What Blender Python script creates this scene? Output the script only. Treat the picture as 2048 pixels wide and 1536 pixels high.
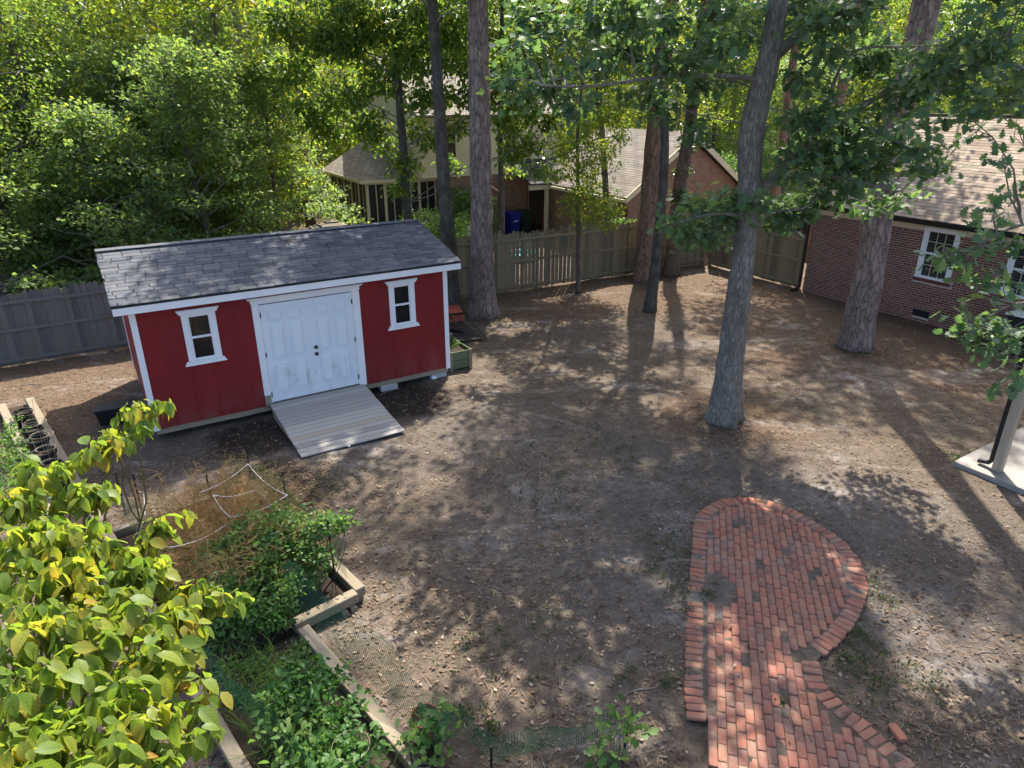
import bpy, math, random
import numpy as np
from mathutils import Matrix, Vector

for o in list(bpy.data.objects): bpy.data.objects.remove(o)
S = bpy.context.scene
COL = S.collection
R = math.radians

# ------------------------------------------------------------------ camera, sky, sun, exposure
CAM_H, PITCH, FPX = 6.0, 0.3958, 1371.3
cam = bpy.data.cameras.new('camera'); camo = bpy.data.objects.new('camera', cam); COL.objects.link(camo)
camo.location = (0, 0, CAM_H); camo.rotation_euler = (math.pi/2 - PITCH, 0, 0)
cam.sensor_width = 36; cam.lens = FPX*36/2048; cam.clip_end = 600; cam.clip_start = .05
S.camera = camo
SUN_AZ, SUN_EL = 13.0, 52.0          # degrees right of +Y, above the horizon
w = bpy.data.worlds.new('World'); S.world = w; w.use_nodes = True
nt = w.node_tree; nt.nodes.clear()
sky = nt.nodes.new('ShaderNodeTexSky'); sky.sky_type = 'NISHITA'; sky.sun_disc = False
sky.sun_elevation = R(SUN_EL); sky.sun_rotation = R(SUN_AZ); sky.air_density = .7; sky.dust_density = 3.0; sky.ozone_density = .6
bg = nt.nodes.new('ShaderNodeBackground'); bg.inputs[1].default_value = .15
wo = nt.nodes.new('ShaderNodeOutputWorld')
nt.links.new(sky.outputs[0], bg.inputs[0]); nt.links.new(bg.outputs[0], wo.inputs[0])
sl = bpy.data.lights.new('sun', 'SUN'); sl.energy = 4.2; sl.angle = R(.53); sl.color = (1, .93, .82)
so = bpy.data.objects.new('sun', sl); COL.objects.link(so)
sd = Vector((math.sin(R(SUN_AZ))*math.cos(R(SUN_EL)), math.cos(R(SUN_AZ))*math.cos(R(SUN_EL)), math.sin(R(SUN_EL))))
so.rotation_euler = sd.to_track_quat('Z', 'Y').to_euler(); so.location = (0, 0, 40)
vs = S.view_settings; vs.view_transform = 'Standard'; vs.look = 'None'; vs.gamma = 1; vs.use_curve_mapping = False
vs.exposure = 1.7

# ------------------------------------------------------------------ helpers
rng = np.random.default_rng(11); random.seed(5)
cP, sP = math.cos(PITCH), math.sin(PITCH)
def ray(x, y):
    u = (x-1024)/FPX; v = (768-y)/FPX
    return np.array([u, cP+v*sP, -sP+v*cP])
def gp(x, y, z=0.):                      # pixel -> point on the level z
    d = ray(x, y); return np.array([0, 0, CAM_H]) + d*((z-CAM_H)/d[2])
def at(x, y, Y):                         # pixel -> point at ground distance Y
    d = ray(x, y); return np.array([0, 0, CAM_H]) + d*(Y/d[1])
def project(P):
    P = np.atleast_2d(P) - np.array([0, 0, CAM_H]); z = P[:, 1]*cP - P[:, 2]*sP
    z = np.where(z < .05, .05, z)
    return 1024+FPX*P[:, 0]/z, 768-FPX*(P[:, 1]*sP+P[:, 2]*cP)/z, z
def unit(a): return a/np.maximum(np.linalg.norm(a, axis=-1, keepdims=True), 1e-9)
def link(o, parent=None):
    COL.objects.link(o); o.parent = parent; return o
def tag(o, label, cat, group=None):
    o['label'] = label; o['category'] = cat
    if group: o['group'] = group
    return o
def thing(name, label, cat, loc=(0, 0, 0), rotz=0., group=None):
    o = bpy.data.objects.new(name, None); o.empty_display_size = .2
    o.location = loc; o.rotation_euler = (0, 0, rotz); link(o); return tag(o, label, cat, group)
def struct(o): o['kind'] = 'structure'; return o
def stuff(o): o['kind'] = 'stuff'; return o
def wmat(o):                             # world matrix of an object before the depsgraph runs
    m = o.matrix_basis.copy()
    while o.parent: o = o.parent; m = o.matrix_basis @ m
    return np.array(m)
def mesh_np(name, V, T, lv=None, smooth=False, uv=None):   # V (n,3), T (m,3|4) arrays
    me = bpy.data.meshes.new(name); V = np.asarray(V, np.float32); T = np.asarray(T, np.int32)
    k = T.shape[1]
    me.vertices.add(len(V)); me.vertices.foreach_set('co', V.ravel())
    me.loops.add(T.size); me.loops.foreach_set('vertex_index', T.ravel())
    me.polygons.add(len(T)); me.polygons.foreach_set('loop_start', np.arange(0, T.size, k, dtype=np.int32))
    me.polygons.foreach_set('loop_total', np.full(len(T), k, np.int32))
    if smooth: me.polygons.foreach_set('use_smooth', np.ones(len(T), bool))
    me.update(calc_edges=True)
    if lv is not None:
        a = me.attributes.new('lv', 'FLOAT', 'POINT'); a.data.foreach_set('value', np.asarray(lv, np.float32))
    if uv is not None:
        for nm, q in zip(('lx', 'ly'), uv): a = me.attributes.new(nm, 'FLOAT', 'POINT'); a.data.foreach_set('value', np.asarray(q, np.float32))
    return me
class MB:
    def __init__(s): s.v = []; s.f = []
    def add(s, vs, fs):
        b = len(s.v); s.v += [tuple(p) for p in vs]; s.f += [tuple(i+b for i in q) for q in fs]; return s
    def box(s, x0, x1, y0, y1, z0, z1, M=None):
        vs = [(x, y, z) for z in (z0, z1) for y in (y0, y1) for x in (x0, x1)]
        if M is not None: vs = [tuple(M @ Vector(p)) for p in vs]
        return s.add(vs, [(0, 2, 3, 1), (4, 5, 7, 6), (0, 1, 5, 4), (2, 6, 7, 3), (0, 4, 6, 2), (1, 3, 7, 5)])
    def cbox(s, x0, x1, y0, y1, z0, z1, c=.01, M=None):       # box with chamfered edges
        vs = []
        X, Y, Z = (x0, x1), (y0, y1), (z0, z1)
        import itertools
        idx = {}
        for i, j, k in itertools.product((0, 1), repeat=3):
            sx, sy, sz = (1, -1)[i]*c, (1, -1)[j]*c, (1, -1)[k]*c
            idx[i, j, k] = len(vs)
            vs += [(X[i], Y[j]+sy, Z[k]+sz), (X[i]+sx, Y[j], Z[k]+sz), (X[i]+sx, Y[j]+sy, Z[k])]
        if M is not None: vs = [tuple(M @ Vector(p)) for p in vs]
        I = lambda i, j, k, a: idx[i, j, k]+a
        fs = []
        for i in (0, 1):
            q = [I(i, 0, 0, 0), I(i, 0, 1, 0), I(i, 1, 1, 0), I(i, 1, 0, 0)]; fs.append(q if i == 0 else q[::-1])
            q = [I(0, i, 0, 1), I(1, i, 0, 1), I(1, i, 1, 1), I(0, i, 1, 1)]; fs.append(q if i == 0 else q[::-1])
            q = [I(0, 0, i, 2), I(0, 1, i, 2), I(1, 1, i, 2), I(1, 0, i, 2)]; fs.append(q if i == 0 else q[::-1])
        for a in (0, 1):
            for b in (0, 1):
                fs.append([I(a, b, 0, 0), I(a, b, 1, 0), I(a, b, 1, 1), I(a, b, 0, 1)])
                fs.append([I(a, 0, b, 0), I(a, 1, b, 0), I(a, 1, b, 2), I(a, 0, b, 2)])
                fs.append([I(0, a, b, 1), I(1, a, b, 1), I(1, a, b, 2), I(0, a, b, 2)])
        for i, j, k in idx: fs.append([I(i, j, k, 0), I(i, j, k, 1), I(i, j, k, 2)])
        return s.add(vs, fs)
    def tube(s, pts, rad, n=8, cap=True):
        pts = np.asarray(pts, float); m = len(pts)
        rad = np.full(m, rad) if np.isscalar(rad) else np.asarray(rad, float)
        t = unit(np.gradient(pts, axis=0)); ref = np.array([1., 0, 0]) if abs(t[0][0]) < .8 else np.array([0, 1., 0])
        vs = []
        for i in range(m):
            a = unit(ref-t[i]*np.dot(ref, t[i])); b = np.cross(t[i], a); ref = a
            for k in range(n):
                g = 2*math.pi*k/n; vs.append(pts[i]+rad[i]*(a*math.cos(g)+b*math.sin(g)))
        fs = [(i*n+k, i*n+(k+1) % n, (i+1)*n+(k+1) % n, (i+1)*n+k) for i in range(m-1) for k in range(n)]
        if cap: fs += [tuple(range(n))[::-1], tuple((m-1)*n+k for k in range(n))]
        return s.add(vs, fs)
    def lathe(s, prof, n=16, c=(0, 0, 0)):
        vs = [(c[0]+r*math.cos(2*math.pi*k/n), c[1]+r*math.sin(2*math.pi*k/n), c[2]+z) for r, z in prof for k in range(n)]
        fs = [(i*n+k, i*n+(k+1) % n, (i+1)*n+(k+1) % n, (i+1)*n+k) for i in range(len(prof)-1) for k in range(n)]
        return s.add(vs, fs)
    def prism(s, poly, a, b):            # poly: list of 3d points; extruded by vector from a to b offsets
        n = len(poly); A = [tuple(np.add(p, a)) for p in poly]; B = [tuple(np.add(p, b)) for p in poly]
        return s.add(A+B, [tuple(range(n))[::-1], tuple(range(n, 2*n))]+[(i, (i+1) % n, n+(i+1) % n, n+i) for i in range(n)])
    def obj(s, name, mat, parent=None, smooth=False, lv=None):
        me = bpy.data.meshes.new(name); me.from_pydata(s.v, [], s.f)
        if smooth: me.polygons.foreach_set('use_smooth', np.ones(len(me.polygons), bool))
        if lv is not None:
            a = me.attributes.new('lv', 'FLOAT', 'POINT'); a.data.foreach_set('value', np.full(len(s.v), lv, np.float32))
        me.update(); me.materials.append(mat)
        return link(bpy.data.objects.new(name, me), parent)
def part(name, mat, parent, *box, c=0, lv=None):
    m = MB()
    for b in box: m.cbox(*b, c=c) if c else m.box(*b)
    return m.obj(name, mat, parent, lv=lv)

# pieces: many alike small solids; the 300 largest in view become objects, the rest one 'stuff' part
def cham_template(ch=.12, n=10, jit=.03, seed=1):
    out = []
    r = np.random.default_rng(seed)
    for i in range(n):
        b = np.array([(-.5, -.5), (.5, -.5), (.5, .5), (-.5, .5)]) + r.normal(0, jit, (4, 2))
        c = b*(1-np.array(ch)*np.array([.5, 1]))
        V = np.array([(x, y, 0) for x, y in b]+[(x, y, 1-ch*2) for x, y in b]+[(x, y, 1+r.normal(0, .03)) for x, y in c])
        Q = [(i2, (i2+1) % 4, 4+(i2+1) % 4, 4+i2) for i2 in range(4)]+[(4+i2, 4+(i2+1) % 4, 8+(i2+1) % 4, 8+i2) for i2 in range(4)]+[(8, 9, 10, 11)]
        out.append((V, np.array(Q)))
    return out
def pieces(name, parent, mat, mats4, temps, lvs=None, cap=300, rest=None, seed=3):
    r = np.random.default_rng(seed); N = len(mats4)
    M = np.array([np.array(m) for m in mats4]); W = wmat(parent) if parent else np.eye(4)
    C = (W[:3, :3] @ M[:, :3, 3].T).T + W[:3, 3]
    x, y, z = project(C); sc = np.abs(np.linalg.det(M[:, :3, :3]))**(1/3)
    inf = (x > -20) & (x < 2068) & (y > -20) & (y < 1556)
    order = np.argsort(-(sc/z + inf*1000))
    nt_ = len(temps); ti = r.integers(0, nt_, N)
    tlv = (np.arange(nt_)+.5)/nt_; r.shuffle(tlv)
    mes = []
    for (V, Q), l in zip(temps, tlv):
        me = mesh_np(name, V, Q, np.full(len(V), l)); me.materials.append(mat); mes.append(me)
    for i in order[:cap]:
        o = bpy.data.objects.new(name, mes[ti[i]]); link(o, parent); o.matrix_basis = Matrix(M[i])
    rest_i = order[cap:]
    if len(rest_i):
        Vs, Qs, Ls, b = [], [], [], 0
        for i in rest_i:
            V, Q = temps[ti[i]]; Vs.append(V @ M[i][:3, :3].T + M[i][:3, 3]); Qs.append(Q+b); b += len(V); Ls.append(np.full(len(V), tlv[ti[i]]))
        me = mesh_np(rest or name+'s', np.concatenate(Vs), np.concatenate(Qs), np.concatenate(Ls)); me.materials.append(mat)
        stuff(link(bpy.data.objects.new(rest or name+'s', me), parent))
def frame(p, x, y, z, s):                # 4x4 from axes and scales
    m = np.eye(4); m[:3, 0] = np.asarray(x)*s[0]; m[:3, 1] = np.asarray(y)*s[1]; m[:3, 2] = np.asarray(z)*s[2]; m[:3, 3] = p; return m

# ------------------------------------------------------------------ materials
class NB:
    def __init__(s, name):
        s.m = bpy.data.materials.new(name); s.m.use_nodes = True; s.t = s.m.node_tree; s.t.nodes.clear()
        s.out = s.n('ShaderNodeOutputMaterial'); s.co = s.n('ShaderNodeTexCoord').outputs['Object']
    def n(s, t, **k):
        x = s.t.nodes.new(t)
        for a, b in k.items(): setattr(x, a, b)
        return x
    def l(s, a, b): s.t.links.new(a, b)
    def val(s, sock, v):
        if isinstance(v, (int, float)): sock.default_value = v
        elif isinstance(v, (tuple, list)): sock.default_value = tuple(v)+((1,) if len(v) == 3 and len(sock.default_value) == 4 else ())
        else: s.l(v, sock)
    def mapp(s, scale=(1, 1, 1), vec=None):
        m = s.n('ShaderNodeMapping'); s.l(vec or s.co, m.inputs[0]); m.inputs['Scale'].default_value = scale; return m.outputs[0]
    def noise(s, scale, detail=4, rough=.55, vec=None, dist=0):
        x = s.n('ShaderNodeTexNoise'); s.l(vec or s.co, x.inputs['Vector']); x.inputs['Scale'].default_value = scale
        x.inputs['Detail'].default_value = detail; x.inputs['Roughness'].default_value = rough; x.inputs['Distortion'].default_value = dist
        return x.outputs[0]
    def vor(s, scale, vec=None, feat='F1', out=0):
        x = s.n('ShaderNodeTexVoronoi', feature=feat); s.l(vec or s.co, x.inputs['Vector']); x.inputs['Scale'].default_value = scale
        return x.outputs[out]
    def ramp(s, fac, stops, interp='LINEAR'):
        x = s.n('ShaderNodeValToRGB'); e = x.color_ramp; e.interpolation = interp; s.l(fac, x.inputs[0])
        while len(e.elements) < len(stops): e.elements.new(.5)
        for el, (p, c) in zip(e.elements, stops):
            el.position = p; el.color = (c, c, c, 1) if isinstance(c, (int, float)) else tuple(c)+(1,)
        return x.outputs[0]
    def mix(s, fac, a, b, mode='MIX'):
        x = s.n('ShaderNodeMix', data_type='RGBA', blend_type=mode); s.val(x.inputs[0], fac); s.val(x.inputs[6], a); s.val(x.inputs[7], b)
        return x.outputs[2]
    def math(s, op, a, b=0):
        x = s.n('ShaderNodeMath', operation=op); s.val(x.inputs[0], a); s.val(x.inputs[1], b); return x.outputs[0]
    def attr(s, name='lv'): return s.n('ShaderNodeAttribute', attribute_name=name).outputs['Fac']
    def bump(s, h, strength=.4, dist=.01):
        x = s.n('ShaderNodeBump'); s.l(h, x.inputs['Height']); x.inputs['Strength'].default_value = strength; x.inputs['Distance'].default_value = dist
        return x.outputs[0]
    def bsdf(s, col, rough=.85, spec=.3, metal=0, normal=None):
        x = s.n('ShaderNodeBsdfPrincipled'); s.val(x.inputs['Base Color'], col); s.val(x.inputs['Roughness'], rough)
        x.inputs['Specular IOR Level'].default_value = spec; x.inputs['Metallic'].default_value = metal
        if normal: s.l(normal, x.inputs['Normal'])
        return x.outputs[0]
    def done(s, sh): s.l(sh, s.out.inputs[0]); return s.m
def stops(cols): return [(i/max(1, len(cols)-1), c) for i, c in enumerate(cols)]
def mat(name, cols, scale=4., rough=.85, spec=.3, bump=.3, bscale=None, stretch=(1, 1, 1), lv=None, metal=0, dist=.008, dirt=None, grain=.35):
    b = NB(name); v = b.mapp(stretch)
    n1 = b.noise(scale, 6, .6, v); c = b.ramp(b.ramp(n1, [(.3, 0.), (.7, 1.)]), stops(cols)) if len(cols) > 1 else cols[0]
    if lv:
        lc = b.ramp(b.attr(), stops(lv)); c = b.mix(.75, c, lc) if len(cols) > 1 else lc
    fine = b.noise(bscale or scale*9, 5, .65, v)
    c = b.mix(grain, c, b.ramp(fine, [(.25, .35), (.75, 1.)]), 'MULTIPLY')
    if dirt: c = b.mix(b.ramp(b.noise(dirt[1], 5, .6), [(dirt[2], 0.), (min(.99, dirt[2]+.2), dirt[3])]), c, dirt[0])
    return b.done(b.bsdf(c, rough, spec, metal, b.bump(fine, bump, dist) if bump else None))
def leafmat(name, cols, trans=.45, tcol=(1.65, 1.62, .80), rough=.5, spec=.25, veins=0):
    b = NB(name); c = b.ramp(b.attr(), stops(cols)); nrm = None
    if veins:
        lx, ly = b.math('ABSOLUTE', b.attr('lx')), b.attr('ly'); ph = b.math('MULTIPLY', b.math('SUBTRACT', ly, b.math('MULTIPLY', lx, 1.3)), 38.); w_ = b.math('SINE', ph)
        rib = b.ramp(w_, [(.55, 0.), (.98, 1.)]); mid = b.ramp(lx, [(.0, 1.), (.03, 0.)]); vn = b.math('MAXIMUM', rib, mid)
        c = b.mix(b.math('MULTIPLY', vn, .35), c, (.03, .05, .008)); nrm = b.bump(vn, -.5, .004)
        c = b.mix(b.ramp(b.noise(55, 4, .7), [(.66, 0.), (.74, .5)]), c, (.10, .045, .02))
    c = b.mix(.3, c, b.ramp(b.noise(18, 3), [(.3, .55), (.7, 1.)]), 'MULTIPLY')
    p = b.bsdf(c, rough, spec, 0, nrm); t = b.n('ShaderNodeBsdfTranslucent'); b.l(b.mix(1., c, tcol, 'MULTIPLY'), t.inputs[0])
    m = b.n('ShaderNodeMixShader'); m.inputs[0].default_value = trans; b.l(p, m.inputs[1]); b.l(t.outputs[0], m.inputs[2])
    return b.done(m.outputs[0])
def barkmat(name, plate, plate2, crack, sc=(8, 8, 2.7), warp=.11, moss=None, ridge=False):
    b = NB(name); v = b.mapp(sc)
    nv = b.n('ShaderNodeTexNoise'); b.l(v, nv.inputs['Vector']); nv.inputs['Scale'].default_value = .9; nv.inputs['Detail'].default_value = 5; nv.inputs['Roughness'].default_value = .7
    ad = b.n('ShaderNodeVectorMath', operation='MULTIPLY_ADD'); b.l(nv.outputs[1], ad.inputs[0]); ad.inputs[1].default_value = (2.2*warp*5,)*3; b.l(v, ad.inputs[2])
    e = b.vor(1.0, ad.outputs[0], 'DISTANCE_TO_EDGE'); cell = b.vor(1.0, ad.outputs[0], 'F1', 1); e2 = b.vor(2.3, ad.outputs[0], 'DISTANCE_TO_EDGE')
    bw = b.n('ShaderNodeSeparateColor'); b.l(cell, bw.inputs[0])
    pl = b.mix(b.ramp(b.noise(3, 5), [(.35, 0.), (.65, 1.)]), plate, plate2); pl = b.mix(.5, pl, b.ramp(bw.outputs[0], [(0, .4), (1, 1.)]), 'MULTIPLY')
    fib = b.noise(9, 8, .75, b.mapp((sc[0]*.6, sc[1]*.6, sc[2]*.25)))
    pl = b.mix(.5, pl, b.ramp(fib, [(.3, .3), (.6, 1.)]), 'MULTIPLY')
    h = b.math('ADD', b.ramp(e, [(0, 0.), (.16, 1.)]), b.math('ADD', b.math('MULTIPLY', b.ramp(e2, [(0, 0.), (.2, 1.)]), .35), b.math('MULTIPLY', fib, .6)))
    c = b.mix(b.ramp(h, [(.30, 0.), (.85, 1.)]), crack, pl)
    if moss: c = b.mix(b.ramp(b.noise(2.2, 4), [(.5, 0.), (.68, .6)]), c, moss)
    return b.done(b.bsdf(c, .92, .15, 0, b.bump(h, 1., .035)))
def brickwallmat(name, c1, c2, mortar, sx=.213, sz=.0677):
    b = NB(name); sp = b.n('ShaderNodeSeparateXYZ'); b.l(b.co, sp.inputs[0])
    cb = b.n('ShaderNodeCombineXYZ'); b.l(b.math('ADD', sp.outputs[0], sp.outputs[1]), cb.inputs[0]); b.l(sp.outputs[2], cb.inputs[1])
    t = b.n('ShaderNodeTexBrick'); b.l(cb.outputs[0], t.inputs[0]); t.inputs['Scale'].default_value = 1; t.inputs['Brick Width'].default_value = sx
    t.inputs['Row Height'].default_value = sz; t.inputs['Mortar Size'].default_value = .007; t.inputs['Bias'].default_value = 0
    for i, c in (('Color1', c1), ('Color2', c2), ('Mortar', mortar)): t.inputs[i].default_value = tuple(c)+(1,)
    c = b.mix(.4, t.outputs[0], b.ramp(b.noise(6, 5), [(.3, .45), (.7, 1.)]), 'MULTIPLY')
    return b.done(b.bsdf(c, .9, .2, 0, b.bump(t.outputs[1], -.6, .01)))
def shinglemat(name, c1, c2, sx=.32, sy=.14):
    b = NB(name); sp = b.n('ShaderNodeSeparateXYZ'); b.l(b.co, sp.inputs[0])
    cb = b.n('ShaderNodeCombineXYZ'); b.l(b.math('ADD', sp.outputs[0], b.math('MULTIPLY', sp.outputs[1], .37)), cb.inputs[0]); b.l(b.math('MULTIPLY', sp.outputs[2], 1.9), cb.inputs[1])
    t = b.n('ShaderNodeTexBrick'); b.l(cb.outputs[0], t.inputs[0]); t.inputs['Scale'].default_value = 1; t.inputs['Brick Width'].default_value = sx
    t.inputs['Row Height'].default_value = sy; t.inputs['Mortar Size'].default_value = .012
    for i, c in (('Color1', c1), ('Color2', c2), ('Mortar', tuple(x*.35 for x in c1))): t.inputs[i].default_value = tuple(c)+(1,)
    c = b.mix(.45, t.outputs[0], b.ramp(b.noise(2.5, 6), [(.3, .4), (.7, 1.)]), 'MULTIPLY')
    return b.done(b.bsdf(c, .92, .2, 0, b.bump(t.outputs[1], -.5, .01)))

MT = {}
MT['pine'] = barkmat('pine_bark', (.33, .25, .215), (.42, .33, .285), (.055, .042, .036))
MT['pinered'] = barkmat('red_pine_bark', (.42, .24, .16), (.34, .23, .18), (.06, .034, .026))
MT['oak'] = barkmat('oak_bark', (.60, .56, .50), (.46, .42, .375), (.11, .075, .062), (24, 24, 4.2), .2, (.20, .20, .14))
MT['thinbark'] = barkmat('grey_bark', (.27, .24, .205), (.19, .17, .145), (.05, .043, .037), (18, 18, 4), .2, (.08, .10, .05))
MT['palebark'] = barkmat('pale_bark', (.33, .25, .19), (.24, .18, .14), (.08, .06, .05), (12, 12, 4), .2)
MT['dogtwig'] = mat('green_twig', [(.10, .085, .04), (.15, .13, .06)], 6)
MT['twig'] = mat('twig_bark', [(.13, .11, .09), (.24, .21, .18)], 6)
b = NB('barn_red_paint'); sp = b.n('ShaderNodeSeparateXYZ'); b.l(b.co, sp.inputs[0]); fz = b.noise(60, 5, .65, b.mapp((1, 1, .25)))
c = b.mix(b.ramp(b.noise(1.6, 6, .6, b.mapp((1, 1, .3))), [(.3, 0.), (.7, 1.)]), (.175, .0105, .0115), (.23, .0145, .015)); c = b.mix(.3, c, b.ramp(fz, [(.25, .4), (.75, 1.)]), 'MULTIPLY')
splash = b.math('MULTIPLY', b.ramp(sp.outputs[2], [(.2, 1.), (.42, .75), (.95, 0.)]), b.ramp(b.noise(3.2, 6, .7, b.mapp((1, 1, .6))), [(.40, 0.), (.68, .55)]))
c = b.mix(splash, c, (.20, .085, .07)); MT['red'] = b.done(b.bsdf(c, .62, .3, 0, b.bump(fz, .25, .006)))
MT['white'] = mat('white_paint', [(.72, .73, .74), (.80, .81, .82)], 2, .55, .4, .12, 30, dirt=((.45, .46, .42), 3, .70, .25), grain=.08)
MT['lumber'] = mat('grey_lumber', [(.26, .22, .15), (.34, .29, .21)], 3, .85, .2, .3, 25, (1, 8, 8))
MT['glass'] = None
b = NB('dark_window_glass'); MT['glass'] = b.done(b.bsdf((.008, .010, .012), .06, .6))
b = NB('black_metal'); MT['black'] = b.done(b.bsdf((.012, .012, .013), .35, .5))
b = NB('black_plastic'); MT['blackp'] = b.done(b.bsdf((.014, .014, .015), .55, .35))
MT['concrete'] = mat('concrete', [(.25, .23, .21), (.33, .31, .285)], 2.5, .9, .2, .25, 60, dirt=((.23, .2, .16), 1.2, .55, .6))
MT['block'] = mat('concrete_block', [(.38, .38, .38), (.46, .46, .47)], 5, .95, .1, .4, 50)
MT['dirt'] = mat('dark_soil', [(.035, .026, .02), (.06, .045, .035)], 6, .95, .1, .6, 40)

# ------------------------------------------------------------------ ground and paved surfaces
def sheet(name, V2, z, mt, parent=None):
    m = MB(); m.add([(x, y, z) for x, y in V2], [tuple(range(len(V2)))]); return m.obj(name, mt, parent)
SH_O, SH_YAW, SH_L, SH_D = (-6.723, 11.581), 0.5586, 6.21, 3.865
def shed_w(u, v, z=0):
    c, s = math.cos(SH_YAW), math.sin(SH_YAW); return (SH_O[0]+u*c-v*s, SH_O[1]+u*s+v*c, z)
def ground_mat():
    b = NB('dirt_and_pine_straw')
    warp = b.n('ShaderNodeTexNoise'); b.l(b.co, warp.inputs[0]); warp.inputs['Scale'].default_value = .8
    dirt = b.ramp(b.noise(1.7, 8, .68), [(.28, (.092, .073, .055)), (.5, (.132, .105, .080)), (.72, (.182, .147, .113))])
    straw = b.ramp(b.noise(9, 6, .7), [(.3, (.085, .056, .036)), (.7, (.185, .125, .080))])
    sand = b.ramp(b.noise(5, 6, .7), [(.3, (.25, .225, .20)), (.7, (.38, .35, .32))])
    def near(px, py, r0, r1):
        d = b.n('ShaderNodeVectorMath', operation='DISTANCE'); b.l(b.co, d.inputs[0]); d.inputs[1].default_value = (px, py, 0)
        return b.ramp(b.math('DIVIDE', d.outputs['Value'], r1), [(r0/r1, 1.), (1., 0.)])
    def addm(*a):
        x = a[0]
        for y in a[1:]: x = b.math('MAXIMUM', x, y)
        return x
    strawm = b.math('ADD', addm(near(9.5, 17.2, 1.2, 5.5), near(6.5, 24, 2, 6), near(1, 22, .5, 5), near(-11, 14, 1, 5), near(-12, 28, 6, 14), near(4.3, 12.5, .4, 2.2)), b.ramp(b.noise(.5, 5, .6), [(.35, -.35), (.7, .35)]))
    c = b.mix(b.ramp(strawm, [(.25, 0.), (.75, .85)]), dirt, straw)
    # sandy wear, in streaks along the walked lines
    st = b.noise(.55, 5, .62, b.mapp((.6, 1.5, 1)), 1.2)
    sm = b.math('MULTIPLY', b.ramp(st, [(.54, 0.), (.66, 1.)]), b.ramp(b.noise(3.5, 6, .7), [(.35, 0.), (.6, 1.)]))
    sm = addm(sm, b.math('MULTIPLY', addm(near(2.55, 8.9, .1, .75), near(4.9, 6.9, .2, .9), near(-3.0, 11.2, .3, 1.1), near(5.2, 9.6, .2, 1.2), near(-7.9, 13.4, .1, .7), near(8.2, 14.6, .3, 1.6)), b.ramp(b.noise(2.6, 6, .7), [(.42, 0.), (.6, 1.)])))
    gz = b.math('ADD', addm(near(2.2, 9.5, 1.5, 4.5), near(6, 8, 1, 3.5), near(-.5, 12, .5, 3)), b.ramp(b.noise(.8, 6, .65), [(.35, -.6), (.7, .3)]))
    c = b.mix(b.ramp(gz, [(.3, 0.), (.9, .45)]), c, b.ramp(b.noise(7, 6, .7), [(.3, (.105, .092, .082)), (.7, (.20, .18, .162))]))
    c = b.mix(b.math('MULTIPLY', sm, .8), c, sand)
    # dark loose soil round the shed ramp
    p1 = shed_w(4.7, -.7); p2 = shed_w(1.6, -.9); p3 = shed_w(1.2, -2.9)
    sf = b.math('ADD', addm(near(p1[0], p1[1], .3, 1.35), near(p2[0], p2[1], .2, 1.2), near(p3[0], p3[1], .2, 1.5)), b.ramp(b.noise(2.5, 5, .65), [(.3, -.45), (.7, .35)]))
    c = b.mix(b.ramp(sf, [(.35, 0.), (.7, .9)]), c, (.028, .020, .016))
    # faint moss
    c = b.mix(b.ramp(b.noise(.9, 6, .7, b.mapp((1, 1.2, 1))), [(.57, 0.), (.72, .5)]), c, (.085, .095, .045))
    c = b.mix(.6, c, b.ramp(b.noise(24, 6, .78), [(.3, .25), (.68, 1.2)]), 'MULTIPLY'); c = b.mix(.4, c, b.ramp(b.noise(6.5, 7, .75), [(.33, .35), (.62, 1.1)]), 'MULTIPLY'); c = b.mix(b.ramp(b.noise(48, 3, .6, b.mapp((1, 2.2, 1))), [(.60, 0.), (.68, .55)]), c, (.26, .205, .155))
    h = b.math('ADD', b.noise(14, 6, .75), b.math('MULTIPLY', b.noise(60, 4, .7), .5))
    return b.done(b.bsdf(c, .95, .1, 0, b.bump(h, .8, .035)))
MT['ground'] = ground_mat()
def undul(x, y):
    return .018*np.sin(x*1.3+y*.7)+.015*np.sin(x*.6-y*1.1+2)+.01*np.sin(x*2.9+y*2.1)+.008*np.sin(4.3*x-3.1*y)
gx = np.concatenate([np.linspace(-260, -20, 25), np.arange(-18, 18.1, .3), np.linspace(20, 260, 25)])
gy = np.concatenate([np.linspace(-120, 0, 13), np.arange(1, 28.1, .3), np.linspace(30, 300, 28)])
X, Y = np.meshgrid(gx, gy); fade = np.clip((18-np.abs(X))/3, 0, 1)*np.clip((28-Y)/3, 0, 1)*np.clip((Y-1)/2, 0, 1)
Z = undul(X, Y)*fade-.02
V = np.stack([X.ravel(), Y.ravel(), Z.ravel()], 1); nx = len(gx)
I = np.arange(len(gy)*nx).reshape(len(gy), nx)
Q = np.stack([I[:-1, :-1].ravel(), I[:-1, 1:].ravel(), I[1:, 1:].ravel(), I[1:, :-1].ravel()], 1)
me = mesh_np('ground', V, Q, smooth=True); me.materials.append(MT['ground']); struct(link(bpy.data.objects.new('ground', me)))
MT['lawn'] = mat('lawn_grass', [(.07, .13, .025), (.12, .19, .04)], .7, .9, .1, .5, 12)  # mottled green of the grass itself
MT['asphalt'] = mat('asphalt', [(.17, .17, .17), (.24, .24, .23)], 1.2, .9, .2, .3, 40)
struct(sheet('lawn', [(12.5, 41), (30, 34), (40, 52), (17, 58)], .002, MT['lawn']))
struct(sheet('road', [(14, 58.5), (60, 50), (62, 56), (15, 65)], .006, MT['asphalt']))
struct(sheet('driveway', [(9.5, 28.5), (16, 25.5), (20.5, 34.5), (13.5, 38)], .006, MT['concrete']))

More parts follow.
